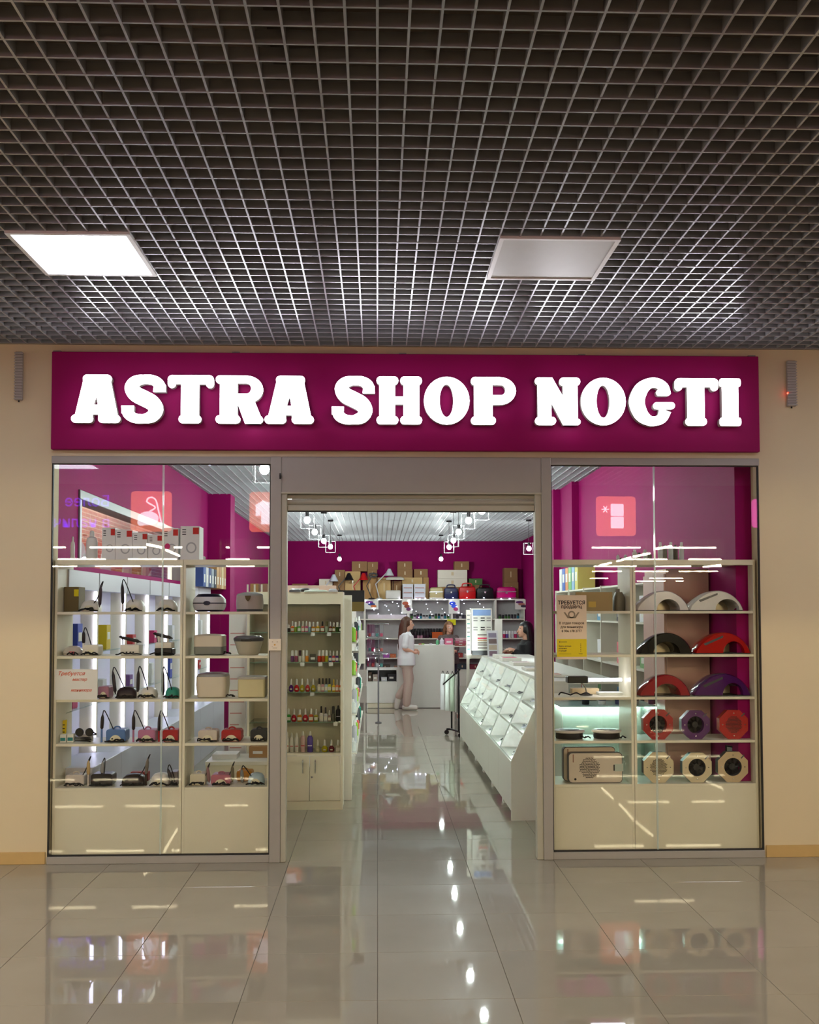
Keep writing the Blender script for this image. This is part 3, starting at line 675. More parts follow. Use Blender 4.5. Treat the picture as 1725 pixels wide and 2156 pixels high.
# --- fifth row
drill(137, 176, 1628, 4, (214, 202, 190), 'plain white box nail drill with an upright beige handpiece on the lowest shelf', 'box', False, (186, 1601, 1634, .0, (206, 176, 120)), seed=15, handle=True)
drill(191, 236, 1630, 4, (28, 22, 22), 'black box nail drill with a small cream label on the lowest shelf', 'box', False, (216, 1604, 1630, .004, (150, 150, 150)), seed=16, handle=False)
drill(254, 303, 1632, 4, (44, 28, 20), 'dark brown oval nail drill in the middle of the lowest shelf', 'dome', False, (311, 1597, 1632, .012, (120, 110, 100)), seed=17)
drill(315, 356, 1630, 4, WHT, 'white nail drill wrapped in its own black cord on the lowest shelf', 'dome', True, None, seed=18)
drill(358, 374, 1626, 4, (128, 116, 116), 'grey box nail drill with a black handpiece beside the partition on the lowest shelf', 'box', False, (353, 1618, 1650, -.03, (34, 28, 32), -.024), seed=19, handle=False)
carton('red_pouch', 'small dull red pouch lying behind the brown oval drill', 275, 312, 1626, 4, (150, 60, 54), .06, 7.06)
# --- narrow shelf: sterilising baths
def bath(px0, px1, pyt, row, label): 
    cx, w, hh, z = spot(px0, px1, pyt, row, 6.87); return thing('sterilising_bath', label, 'steriliser', (cx, 6.98, z)), w/2, hh
t, h, H = bath(402, 470, 1250, 0, 'white oval bath with a navy lid and navy middle band')
NAVY = coloured((20, 16, 52))
loft([(h*.72, .09, 0, .06), (h*.9, .1, H*.1, .07)]).build('foot', NAVY, t, True)
loft([(h*.9, .1, H*.1, .07), (h*.99, .11, H*.3, .08), (h, .11, H*.44, .08)]).build('lower_shell', coloured((222, 218, 222)), t, True)
loft([(h*1.005, .112, H*.44, .08), (h*1.005, .112, H*.5, .08)]).build('band', NAVY, t, True)
loft([(h, .11, H*.5, .08), (h*.97, .11, H*.7, .08), (h*.85, .1, H*.82, .07)]).build('upper_shell', coloured((222, 218, 222)), t, True)
loft([(h*.85, .1, H*.82, .07), (h*.7, .08, H*.97, .06), (h*.4, .05, H, .04)]).build('lid', NAVY, t, True)
MB().prism(ell(0, H*.47, h*.22, H*.12, 16), -.118, -.108).build('emblem', NAVY, t)
t, h, H = bath(493, 551, 1247, 0, 'grey drum bath with a clear domed lid and dark shield emblem')
loft([(h*.94, .1, 0, .09), (h*.97, .1, H*.12, .09)]).build('foot', DKGREY, t, True)
loft([(h*.97, .1, H*.12, .09), (h, .105, H*.45, .1), (h*.96, .1, H*.83, .09)]).build('drum', coloured((190, 178, 172), .35), t, True)
loft([(h*.98, .1, H*.83, .09), (h*.9, .09, H*.93, .08), (h*.5, .05, H, .04)]).build('lid', coloured((176, 180, 180), .15), t, True)
MB().prism([(-h*.22, H*.82), (h*.22, H*.82), (h*.14, H*.62), (0, H*.52), (-h*.14, H*.62)], -.112, -.1).build('emblem', coloured((92, 74, 40)), t)
t, h, H = bath(407, 468, 1336, 1, 'square bath with a white lid and a grey lower half')
loft([(h*.9, .09, 0, .03), (h, .1, H*.06, .02), (h, .1, H*.4, .02)]).build('tank', coloured((128, 130, 122), .4), t, True)
loft([(h, .1, H*.405, .02), (h*.99, .1, H*.92, .02), (h*.9, .09, H*.97, .02), (h*.3, .05, H, .02)]).build('lid', coloured((214, 202, 184), .35), t, True)
coil(t, h, h+.06, -.08, -.02, 31)
t, h, H = bath(487, 552, 1339, 1, 'silver oval bowl bath with a dark tilted lid')
loft([(h*.62, .07, 0, .06), (h*.7, .08, H*.1, .07), (h*.95, .1, H*.7, .09)]).build('bowl', coloured((190, 182, 164), .25), t, True)
loft([(h*.95, .1, H*.7, .09), (h*1.0, .105, H*.8, .095), (h*.98, .1, H*.87, .09)]).build('rim', DKGREY, t, True)
loft([(h*.97, .1, H*.87, .09), (h*.8, .08, H*.97, .07), (h*.3, .03, H, .02)]).build('lid', coloured((110, 110, 116), .12), t, True)
MB().prism(rrect(-h*.4, h*.35, H*.70, H*.82, .008), -.106, -.09).build('display_window', BLACK, t)
t, h, H = bath(411, 476, 1418, 2, 'tall rounded white bath with a grey curved lid seam')
loft([(h*.86, .09, 0, .03), (h*.92, .1, H*.04, .03), (h, .11, H*.5, .035), (h*.97, .11, H*.85, .03)]).build('tank', coloured((224, 212, 190), .35), t, True)
loft([(h*.97, .11, H*.85, .03), (h*.9, .1, H*.95, .03), (h*.5, .06, H, .02)]).build('lid', coloured((150, 146, 140), .3), t, True)
coil(t, h*.9, h+.05, -.09, -.03, 33)
t, h, H = bath(499, 558, 1425, 2, 'cream rectangular bath with a flat overhanging lid')
loft([(h*.93, .09, 0, .015), (h*.96, .1, H*.05, .015), (h*.96, .1, H*.86, .015)]).build('tank', coloured((216, 204, 158), .4), t, True)
loft([(h*1.02, .105, H*.865, .02), (h*1.0, .105, H*.96, .02), (h*.5, .06, H, .02)]).build('lid', coloured((176, 170, 158), .3), t, True)
drill(417, 457, 1534, 3, (214, 202, 186), 'pale grey nail drill on the narrow shelf beside the red one', 'box', True, None, seed=20)
drill(466, 508, 1533, 3, (170, 14, 24), 'glossy red nail drill on the narrow shelf between a pale and a black one', 'box', True, None, seed=21)
drill(527, 562, 1533, 3, (24, 26, 34), 'black nail drill with a cream control plate beside the entrance post', 'box', True, None, seed=22)
drill(400, 432, 1626, 4, (222, 214, 186), 'cream nail drill with a black carrying handle on the lowest narrow shelf', 'box', False, (437, 1615, 1648, -.012, (150, 110, 110)), seed=23)
drill(444, 485, 1628, 4, (178, 104, 118), 'dusty pink nail drill on the lowest narrow shelf', 'box', True, (489, 1612, 1646, -.004, (110, 100, 74)), seed=24)
drill(498, 531, 1620, 4, (206, 140, 40), 'orange nail drill standing behind the pale blue one', 'box', False, None, y=7.03, seed=25, cord=False, dep=.1)
drill(521, 555, 1630, 4, (176, 196, 200), 'pale blue nail drill with a cream control plate on the lowest narrow shelf', 'dome', True, (509, 1620, 1650, -.004, (120, 124, 124)), seed=26)
# --- boxes on top of the wide shelf
for k, (x0, x1, yt, lab) in enumerate(((215, 243, 1111, 'white product box with a red corner label, farthest along the top of the drill shelf'), (243.5, 279, 1115, 'white product box with a red label and a small drawing on the drill shelf top'), (279.5, 311, 1122, 'white product box with blurred grey print on the drill shelf top'), (312, 342, 1126, 'shiny white product box with red label beside the magenta disc box'), (343, 376, 1112, 'white product box printed with a magenta disc on the drill shelf top'), (380, 420, 1108, 'tallest white product box with a grey swirl drawing on the drill shelf top'))):
    t, w, hh = carton('product_box', lab, x0, x1, yt, -1, (232, 230, 228), .16, 6.87, (.66, .97, .76, .96, (196, 36, 30)))
    for q in range(3): MB().box(-w*.4, -w*.2, -.0008, .001, hh*(.74+.07*q), hh*(.77+.07*q)).build('printed_line', DKGREY, t)
    if k == 4: MB().prism(ell(-w*.2, hh*.42, w*.18, w*.2, 18), -.001, .001).build('magenta_disc', coloured((206, 20, 110), .4, 0), t)
    MB().ring(ell(w*.08, hh*.36, w*.28, w*.30, 18), ell(w*.08, hh*.36, w*.20, w*.22, 18), -.0008, .001).build('printed_swirl', coloured((176, 176, 180), .5, 0), t)
def bottle_white(px0, px1, pyt, label, y=6.9, cap=(230, 230, 226)):
    cx, w, hh, z = spot(px0, px1, pyt, -1, y); t = thing('white_bottle', label, 'bottle', (cx, y, z)); r = w/2
    MB().lathe([(r*.9, 0), (r, .004), (r, hh*.62), (r*.8, hh*.75), (r*.4, hh*.8)], n=14).build('body', coloured((226, 224, 220)), t, True)
    MB().lathe([(r*.42, hh*.8), (r*.42, hh*.93), (r*.3, hh)], n=12).build('cap', coloured(cap), t, True)
bottle_white(149, 158, 1130, 'thin white bottle at the corner of the drill shelf top')
bottle_white(182, 206, 1118, 'large white spray bottle beside the product boxes on the drill shelf top')
carton('flat_parcel', 'flat crumpled brown parcel past the product boxes on the shelf top', 396, 428, 1171, -1, (120, 92, 80), .1, 7.04)

# ================================================================== goods behind the other pane
def arch_lamp(px0, px1, pyt, row, rgb, label, o0=.34, o1=.86, slot=None):
    y = 6.85; cx, w, hh, z = spot(px0, px1, pyt, row, y); t = thing('arched_nail_lamp', label, 'nail lamp', (cx-w/2, y, z))
    m = mat('gloss_%d_%d_%d' % rgb, rgb, .12, coat=.15)
    out = bez([(0, 0, 0), (.03, .22, 0), (.14, .55, 0), (.32, .88, 0), (.5, 1, 0), (.66, .95, 0), (.82, .72, 0), (.94, .36, 0), (1, 0, 0)], 3)
    oc = (o0+o1)/2; orx = (o1-o0)/2
    inn = [(oc-orx*math.cos(math.pi*k/(len(out)-1)), .57*math.sin(math.pi*k/(len(out)-1))) for k in range(len(out))]
    mb = MB(); prev = None
    for (yy, s, si) in ((0, .955, 1), (.012, 1, .97), (.1, 1, .93), (.17, .94, .9), (.2, .84, .84)):
        o_ = [mb.bm.verts.new((w*(.5+(p.x-.5)*s), yy, hh*max(0, p.y*s)+.006)) for p in out]
        i_ = [mb.bm.verts.new((w*(oc+(u-oc)*si), yy, hh*v*si+.006)) for u, v in inn]
        if prev:
            for k in range(len(out)-1):
                mb.bm.faces.new((prev[0][k], prev[0][k+1], o_[k+1], o_[k])); mb.bm.faces.new((prev[1][k], i_[k], i_[k+1], prev[1][k+1]))
            mb.bm.faces.new((prev[0][0], o_[0], i_[0], prev[1][0])); mb.bm.faces.new((prev[0][-1], prev[1][-1], i_[-1], o_[-1]))
        else:
            for k in range(len(out)-1): mb.bm.faces.new((o_[k], i_[k], i_[k+1], o_[k+1]))
        prev = (o_, i_)
    for k in range(len(out)-1): mb.bm.faces.new((prev[0][k], prev[0][k+1], prev[1][k+1], prev[1][k]))
    mb.build('shell', m, t, True)
    MB().box(0.005, w-.005, .01, .195, 0, .006).build('base_plate', BLACK, t)
    MB().prism([(w*u, hh*v+.006) for u, v in inn], .196, .2).build('inner_wall', mat('lamp_inner_foil', (186, 170, 140), .3, .4), t)
    if slot:
        u0, v0, u1, v1 = slot
        MB().prism([(w*u0, hh*v0), (w*(u0+.03), hh*(v0-.10)), (w*u1, hh*(v1-.1)), (w*u1, hh*v1)], -.001, .012).build('display_strip', mat('smoked_strip', (60, 58, 64), .2), t)
    return t
arch_lamp(1341, 1452, 1246, 0, (226, 218, 214), 'pearl white arched lamp with a plain shell on the topmost shelf', .38, .82)
arch_lamp(1452, 1566, 1246, 0, (232, 228, 216), 'ivory arched lamp with a dark display strip on the topmost shelf', .48, .92, (.17, .56, .52, .93))
arch_lamp(1347, 1459, 1335, 1, (12, 9, 10), 'glossy black arched lamp on the shelf beside the red one', .26, .76)
arch_lamp(1464, 1582, 1334, 1, (176, 8, 6), 'bright red arched lamp with a dark display strip', .5, .88, (.15, .5, .5, .9))
arch_lamp(1347, 1455, 1423, 2, (150, 4, 30), 'crimson arched lamp with a plain shell beside the purple one', .28, .80)
arch_lamp(1462, 1582, 1421, 2, (72, 8, 88), 'purple arched lamp with a dark display strip', .5, .86, (.15, .5, .5, .9))
def oct_pts(r, n=32, a0=0):
    pts = []
    for k in range(n):
        a = 2*math.pi*k/n+a0; q = (a % (math.pi/4))-math.pi/8; pts.append((r*math.cos(math.pi/8)/math.cos(q)*math.cos(a), r*math.cos(math.pi/8)/math.cos(q)*math.sin(a)))
    return pts
SLIT = mat('dark_slit', (30, 24, 22), .6)
def collector(px0, px1, pyt, row, rgb, label, face='fan', dark=(9, 8, 9)):
    y = 6.85; cx, w, hh, z = spot(px0, px1, pyt, row, y); r = min(w, hh)/2/math.cos(math.pi/8)*.995; zc = hh/2
    t = thing('dust_collector', label, 'dust collector', (cx, y, z)); m = mat('acrylic_%d_%d_%d' % rgb, rgb, .3, coat=.1)
    rot = math.pi/8
    O = [(a, b+zc) for a, b in oct_pts(r, 32, 0)]
    O = [(a*math.cos(rot)-(b-zc)*math.sin(rot), zc+a*math.sin(rot)+(b-zc)*math.cos(rot)) for a, b in O]
    O = [(a, b) for a, b in O]
    I = [(.55*r*math.cos(2*math.pi*k/32+rot), zc+.55*r*math.sin(2*math.pi*k/32+rot)) for k in range(32)]
    zmin = min(b for a, b in O); O = [(a, b-zmin) for a, b in O]; I = [(a, b-zmin) for a, b in I]; zc -= zmin
    MB().ring(O, I, 0, .006).build('front_plate', m, t)
    MB().ring([(a*.96, zc+(b-zc)*.96) for a, b in O], I, .006, .07).build('housing', DKGREY if rgb[0] > 200 and rgb[1] > 150 else m, t)
    if face == 'fan':
        MB().prism([(a*.99, zc+(b-zc)*.99) for a, b in I], .05, .056).build('fan_back', coloured(dark, .3), t)
        MB().lathe([(.2*r, .015), (.2*r, .048)], (0, 0, zc), 16, 'Y').build('fan_hub', coloured((16, 15, 17), .4), t)
        for k in range(7):
            a = 2*math.pi*k/7; c, s_ = math.cos(a), math.sin(a); e = .24
            p = [(.18*r, -.05*r), (.5*r, -.02*r), (.5*r, .2*r), (.2*r, .09*r)]
            pts = [(u*c-v*s_, zc+u*s_+v*c) for u, v in p]
            mb = MB(); A = [mb.bm.verts.new((pts[i][0], .022+(.016 if i > 1 else 0), pts[i][1])) for i in range(4)]; B = [mb.bm.verts.new((pts[i][0], .025+(.016 if i > 1 else 0), pts[i][1])) for i in range(4)]
            mb.bm.faces.new(A); mb.bm.faces.new(B[::-1])
            for i in range(4): mb.bm.faces.new((A[i], B[i], B[(i+1) % 4], A[(i+1) % 4]))
            mb.build('fan_blade', coloured((20, 19, 22), .4), t)
    else:
        MB().prism(I, .001, .006).build('grille_disc', m, t)
        slits(t, zc, .53*r, -.0012)
    sc = MB().cyl((0, 0, 0), (0, -.003, 0), .004, n=8).mesh('screw', CHROME)
    for k in range(4): link('screw', sc, t, (.72*r*math.cos(math.pi/2*k+math.pi/2), 0, zc+.72*r*math.sin(math.pi/2*k+math.pi/2)))
    MB().box(r*.45, r*.75, -.0006, .001, zc+r*.62-.004, zc+r*.62+.004).rot(-math.pi/4, 'Y', (r*.6, 0, zc+r*.62)).build('printed_name', DKGREY, t)
    return t
def slits(t, zc, r, y, cx=0):
    mb = MB(); q = random.Random(5); n = 13
    for i in range(n):
        for j in range(n):
            x, z = (i-(n-1)/2)*2*r/n+(j % 2)*r/n*.6, (j-(n-1)/2)*2*r/n
            if x*x+z*z > r*r*.96: continue
            a = math.atan2(z, x)*.0+math.radians(35+25*math.sin(i*.9+j*.7)); L, wd = r/n*1.0, r/n*.4
            c, s_ = math.cos(a), math.sin(a)
            mb.prism([(cx+x+u*c-v*s_, zc+z+u*s_+v*c) for u, v in ((-L, -wd), (L, -wd), (L, wd), (-L, wd))], y, y+.002)
    tag(mb.build('vent_slits', SLIT, t), kind='stuff')
OW = (214, 198, 158)
collector(1348, 1424, 1494, 3, (160, 4, 6), 'red octagonal dust collector with a black round fan opening')
collector(1428, 1502, 1496, 3, (80, 14, 92), 'purple octagonal dust collector with a fan behind a round opening', 'fan', (14, 16, 22))
collector(1508, 1582, 1495, 3, (178, 10, 6), 'red octagonal dust collector with a slotted grille', 'grille')
collector(1350, 1424, 1584, 4, OW, 'beige octagonal dust collector with a slotted grille', 'grille')
collector(1431, 1505, 1585, 4, OW, 'beige octagonal dust collector with a dark opening, name printed on its lower edge')
collector(1509, 1578, 1583, 4, (204, 180, 140), 'tan octagonal dust collector with a dark opening next to the mirror')
cx, w, hh, z = spot(1574, 1598, 1576, 4, 6.9)
t = thing('framed_mirror', 'narrow mirror in a black frame turned sideways at the shelf end', 'mirror', (2.56, 6.99, z), rz=math.radians(-62))
MB().ring(rrect(-.09, .09, 0, hh, .002, 1), rrect(-.08, .08, .01, hh-.01, .002, 1), 0, .012).build('frame', BLACK, t); MB().box(-.082, .082, .004, .008, .008, hh-.008).build('mirror_glass', mat('silvered_glass', (200, 206, 204), .06, 1), t)
# flat vent panels
def vent_panel(px0, px1, pyt, label, y, notch):
    cx, w, hh, z = spot(px0, px1, pyt, 4, y); t = thing('vent_panel', label, 'dust collector', (cx, y, z)); h = w/2
    def outline(s):
        base = rrect(-h+s, h-s, s, hh-s, .025, 5)
        i = 0; right = base[0:6]; rest = base[6:18]; low = base[18:]
        if notch: return right[:1] and [(h-s, hh*.62+s), (h-s-.0, hh*.62+s)]*0+base[:18]+base[18:]
        return base
    MB().prism(rrect(-h, h, 0, hh, .028, 5), .004, .055).build('rim', DKGREY, t)
    MB().prism(rrect(-h+.005, h-.005, .005, hh-.005, .024, 5), 0, .004).build('front_plate', coloured((212, 198, 176), .35), t)
    slits(t, hh*.5, hh*.34, -.0012, -h*.22)
    if notch: MB().box(h*.70, h+.004, -.002, .06, hh*.38, hh*.62).build('side_notch', coloured((186, 198, 184), .4), t); MB().box(h*.66, h*.71, -.003, .0, hh*.4, hh*.6).build('notch_catch', BLACK, t)
    MB().cyl((-h*.75, .002, hh*.13), (-h*.75, -.003, hh*.13), .008, n=12).build('socket', BLACK, t)
    MB().box(-h*.84, -h*.80, -.001, .001, hh*.68, hh*.94).build('printed_name', coloured((150, 110, 90), .5, 0), t)
vent_panel(1197, 1311, 1585, 'flat white vented panel with a slotted disc and side notch on the lowest shelf', 6.85, True)
vent_panel(1186, 1296, 1573, 'second vented panel leaning behind the notched one', 6.93, False)
# round lamps lying flat
for k, (x0, x1) in enumerate(((1171, 1236), (1252, 1314))):
    cx, w, hh, z = spot(x0, x1, 1537, 3, 6.87); r = w/2
    t = thing('round_lamp', ['flat round lamp with a pale top ring beside the entrance post', 'flat round lamp with a pale top ring and tangled black cord'][k], 'nail lamp', (cx, 6.95, z))
    MB().lathe([(r*.86, 0), (r*.9, .01), (r*.88, hh*.62)], n=24, sy=.9).build('drum', coloured((26, 22, 24)), t, True)
    MB().lathe([(r*.95, hh*.62), (r, hh*.7), (r, hh*.85), (r*.92, hh*.9)], n=24, sy=.9).build('top_ring', coloured((214, 206, 200)), t, True)
    MB().lathe([(r*.66, hh*.9), (r*.62, hh*.93)], n=24, sy=.9).build('top_window', DKGREY, t, True)
    coil(t, r*.5, r*1.25, -.1, -.05, 60+k)
# third row: lamp with a tube, cord and cartons
cx, w, hh, z = spot(1197, 1241, 1425, 2, 6.9)
t = thing('tube_task_lamp', 'black lamp head with a glowing tube above a coiled black cord', 'lamp', (cx, 6.92, z))
zh = P(1200, 1439, 6.9).z-z
MB().box(-w/2, w/2, 0, .09, zh, hh, .006).build('lamp_head', coloured((34, 32, 26)), t)
x1 = P(1312, 1432, 6.92).x-cx; zz = P(1270, 1432, 6.92).z-z
MB().cyl((w/2, .04, zz), (x1, .04, zz), .012, n=10).build('light_tube', emis('white_task_tube', (240, 240, 255), 5), t)
MB().tube(bez([(w*.2, .04, zh), (w*.4, .04, zh*.6), (w*.45, .04, .004)]), .005, 6).build('gooseneck', mat('grey_neck', (140, 130, 110), .4), t)
MB().lathe([(.045, 0), (.045, .006), (.01, .012)], (w*.45, .05, 0), 16).build('foot', BLACK, t, True)
coil(t, -w*.9, w*.6, -.03, .02, 71, 9, .005)
carton('shallow_box', 'low white tray box at the end of the lamp shelf', 1262, 1312, 1461, 2, (226, 230, 222), .1, 6.95)
carton('beige_box', 'plain beige box behind the coiled black cord', 1205, 1262, 1450, 2, (202, 180, 140), .08, 7.05)
# topmost row of the same unit
carton('parcel_box', 'beige parcel box with a yellow label behind the vacancy poster', 1212, 1290, 1247, 0, (190, 164, 112), .2, 6.9, (.35, .55, .2, .5, (232, 196, 96)))
cx, w, hh, z = spot(1294, 1316, 1240, 0, 6.95); t = thing('grey_jug', 'grey plastic jug next to the parcel box', 'jug', (cx, 6.98, z))
loft([(w*.42, .05, 0, .02), (w*.46, .055, .01, .02), (w*.46, .055, hh*.6, .02), (w*.3, .035, hh*.85, .02)]).build('body', coloured((140, 136, 120), .45), t, True); MB().cyl((-w*.1, 0, hh*.85), (-w*.1, 0, hh), .016, n=12).build('cap', GREY, t)
# tubes on top of the unit
k = 0
for (x0, x1, yt, n) in ((1300, 1332, 1168, 4), (1334, 1378, 1157, 4), (1388, 1444, 1141, 5)):
    for i in range(n):
        a = x0+(x1-x0)*i/n
        cx, w, hh, z = spot(a, a+(x1-x0)/n*.9, yt+6*(i % 2), -1, 6.9+.05*(i % 2)); t = thing('spray_bottle', 'slim grey and white bottle in the row on top of the lamp shelves', 'bottle', (cx, 6.93+.07*(i % 2), z), 'bottles on top of the lamp shelves'); r = w/2
        MB().lathe([(r*.9, 0), (r, .004), (r, hh*.72), (r*.5, hh*.82)], n=12).build('body', coloured(((206, 208, 204), (150, 142, 128), (190, 200, 196), (120, 112, 100))[k % 4]), t, True)
        MB().lathe([(r*.6, hh*.82), (r*.6, hh*.96), (r*.4, hh)], n=10).build('cap', coloured(((230, 230, 230), (80, 80, 84))[k % 2]), t, True); k += 1
# --- vacancy poster and yellow card stuck to the pane
INKB = mat('printing_ink', (44, 36, 32), .6)
py = D-.002
a, b = P(1173, 1388, py), P(1235, 1253, py); w, h = b.x-a.x, b.z-a.z
t = thing('vacancy_poster', 'cream vacancy poster in Cyrillic with a grey ring emblem taped to the pane', 'poster', ((a.x+b.x)/2, py, a.z))
MB().box(-w/2, w/2, -.001, 0, 0, h).build('sheet', mat('poster_paper', (232, 212, 184), .7, vary=.02), t)
for body, s, zf, bd in (('ТРЕБУЕТСЯ', .036, .855, .02), ('продавец', .034, .795, .015), ('В отдел товаров', .024, .545, .008), ('для маникюра', .024, .485, .008), ('8 906 178 2777', .024, .42, .005)):
    text(body, s, (0, -.0016, h*zf), INKB, t, 'CENTER', bd, wide=.92)
GI = coloured((150, 136, 112), .6, 0)
MB().ring(ell(0, h*.695, .026, .026, 20), ell(0, h*.695, .016, .016, 20), -.0016, -.0006).build('ring_emblem', GI, t)
for s in (-1, 1): MB().prism([(s*.028, h*.64), (s*.055, h*.73), (s*.045, h*.735), (s*.02, h*.66)], -.0016, -.0006).build('emblem_wing', GI, t)
MB().prism([(-.028, h*.64), (.028, h*.64), (.022, h*.655), (-.022, h*.655)], -.0016, -.0006).build('emblem_foot', GI, t)
a, b = P(1173, 1383, py-.002), P(1235.5, 1345.5, py-.002); w, h = b.x-a.x, b.z-a.z
t = thing('yellow_payment_card', 'yellow card with small black print stuck over the foot of the vacancy poster', 'card', ((a.x+b.x)/2, py-.0015, a.z))
MB().prism(rrect(-w/2, w/2, 0, h, .004, 3), -.0008, 0).build('card', coloured((226, 204, 10), .5, 0), t)
for body, s, zf in (('Здесь можно', .0135, .57), ('оплатить', .0135, .44), ('в кредит', .0135, .31)): text(body, s, (-w*.44, -.0014, h*zf), INKB, t, 'LEFT', .01)
text('12 мес.', .009, (w*.3, -.0014, h*.15), INKB, t, 'CENTER', .01)
MB().prism(ell(-w*.40, h*.84, .004, .004, 12), -.0014, -.0006).build('round_emblem', INKB, t); MB().box(-w*.36, -w*.16, -.0013, -.0006, h*.825, h*.85).build('printed_line', INKB, t)
for k in range(5): MB().box(w*.29, w*.31, -.0013, -.0006, h*(.3+.1*k), h*(.34+.1*k)).build('printed_tick', INKB, t)
MB().box(-w*.43, -w*.02, -.0013, -.0006, h*.155, h*.17).build('printed_line', INKB, t)

# ================================================================== inside the shop
UNITW = mat('lilac_white_board', (212, 212, 222), .4, vary=.02)
LED = emis('cool_white_led', (216, 216, 255), L_LED)
# --- wall units with light strips along the left wall
UE = [7.02]+[7.80+.86*k for k in range(7)]
GLS = glass('shelf_glass', (.86, .96, .93), .06)
names = ['first', 'second', 'third', 'fourth', 'fifth', 'sixth', 'seventh']
goods = [((214, 60, 120), .12), ((70, 90, 190), .22), ((230, 230, 235), .16), ((226, 196, 40), .2), ((120, 80, 150), .14), ((200, 60, 60), .1), ((240, 240, 240), .2)]
for k in range(7):
    y0, y1 = UE[k], UE[k+1]; L = y1-y0
    t = thing('lit_wall_unit', 'white wall unit with a vertical light strip, %s from the shop window' % names[k], 'wall unit', (-2.345, y0, 0))
    MB().box(0, .02, .001, L-.001, .6, 2.0).build('back_panel', UNITW, t)
    MB().box(.02, .15, L-.03, L-.001, .6, 2.0).build('divider', CREAM, t)
    MB().box(.02, .16, .001, L-.031, 1.86, 2.0, .002).build('fascia', UNITW, t)
    MB().box(0, .34, .001, L-.001, 0, .6, .003).build('base_cabinet', UNITW, t)
    MB().box(.125, .148, L-.044, L-.031, .62, 1.85).build('light_strip', LED, t)
    for z in (.98, 1.38): MB().box(.02, .15, .002, L-.05, z, z+.008).build('glass_shelf', GLS, t)
    for j, z in enumerate((.988, 1.388)):
        (rgb, hh) = goods[(k*2+j) % 7]
        o = thing('stocked_box', '%s box on the %s shelf of the %s lit wall unit' % (['pink', 'blue', 'white', 'yellow', 'violet', 'red', 'pale'][(k*2+j) % 7], ['lower', 'upper'][j], names[k]), 'box', (-2.325+.04, y0+.25+.1*j, z+.001))
        MB().box(-.02, .06, 0, .12, 0, hh, .002).build('carton', coloured(rgb, .5, 0), o); MB().box(.06, .0615, .02, .1, hh*.4, hh*.7).build('label_patch', PAPER, o)
for k in range(9):
    rgb = [(60, 90, 160), (206, 206, 210), (40, 60, 120), (150, 160, 170), (30, 40, 60), (196, 150, 90), (180, 130, 80), (214, 190, 140), (190, 140, 90)][k]
    yy = 11.9+.2*k; o = thing('box_file', '%s upright box on top of the lit wall units' % ['blue', 'light grey', 'navy', 'grey blue', 'black', 'tan', 'brown', 'straw coloured', 'kraft'][k], 'box', (-2.2, yy, 2.001))
    MB().box(-.1, .1, 0, .17, 0, .24 if k < 5 else .34, .003).build('carton', coloured(rgb, .6, 0), o); MB().box(.1, .1015, .05, .12, .05, .15).build('spine_label', PAPER, o)
# --- things glimpsed behind the narrow shelf
a, b = P(481, 1560, 8.7), P(519, 1292, 8.7)
t = thing('price_chart', 'tall white price chart with red lines behind the narrow shelf', 'chart', ((a.x+b.x)/2, 8.7, 0)); w = b.x-a.x
MB().box(-w/2, w/2, 0, .012, .3, b.z, .002).build('board', PAPER, t)
for k in range(12): MB().box(-w*.42, w*(.1+.3*((k*7) % 3)/2), -.001, .001, .4+k*.1, .41+k*.1).build('printed_row', coloured((214, 160, 150), .6, 0), t)
for s in (-.4, .4): MB().box(w*s-.01, w*s+.01, 0, .012, 0, .3).build('leg', ALU, t)
a, b = P(520, 1560, 9.2), P(566, 1207, 9.2)
t = thing('packet_rack', 'tall rack with white posts and brown packets behind the entrance post', 'rack', ((a.x+b.x)/2, 9.2, 0)); w = (b.x-a.x)
for k in range(4): MB().cyl((-w/2+w*k/3, 0, 0), (-w/2+w*k/3, 0, 1.95), .009, n=8).build('post', WHITE, t)
for z in (.5, .9, 1.3, 1.7): MB().box(-w/2, w/2, .01, .3, z-.012, z).build('shelf', WHITE, t)
for k in range(8):
    o = thing('brown_packet', 'kraft brown packet on the %s shelf of the white post rack' % ['lowest', 'second', 'third', 'top'][k//2], 'packet', ((a.x+b.x)/2-w*.25+w*.5*(k % 2), 9.3, [.5, .9, 1.3, 1.7][k//2]+.001), 'packets on shelf %d of the post rack' % (k//2))
    MB().box(-w*.2, w*.2, 0, .14, 0, .26, .004).build('packet', [CARD, coloured((150, 110, 90), .7, 0)][k % 2], o); MB().box(-w*.14, w*.14, -.001, .001, .1, .18).build('packet_label', coloured((206, 170, 130), .6, 0), o)
a, b = P(432, 1604, 8.0), P(566, 1604, 8.0)
t = thing('low_white_table', 'low white table with a raised rim behind the lowest narrow shelf', 'table', ((a.x+b.x)/2, 8.0, 0)); w = b.x-a.x; zt_ = a.z
MB().box(-w/2, w/2, 0, .45, zt_-.03, zt_, .002).build('table_top', WHITE, t); MB().box(-w/2+.03, w/2-.03, .01, .03, .03, zt_-.03).build('front_panel', CREAM, t)
for s in (-1, 1):
    MB().box(s*(w/2-.015)-.015, s*(w/2-.015)+.015, .03, .44, 0, zt_-.03).build('side_panel', CREAM, t)
carton_on = lambda nm, lab, x, y, z, w, d, h, m: (lambda o: (MB().box(-w/2, w/2, 0, d, 0, h, .002).build('carton', m, o), MB().box(-w*.3, w*.2, -.001, .001, h*.35, h*.6).build('label_patch', PAPER, o), o)[2])(thing(nm, lab, 'box', (x, y, z)))
carton_on('paper_tray', 'flat white box lying on the low white table', (a.x+b.x)/2-.12, 8.12, zt_+.001, .2, .2, .04, PAPER)
carton_on('brown_tray', 'flat brown box lying on the low white table', (a.x+b.x)/2+.15, 8.2, zt_+.001, .16, .15, .09, CARD)

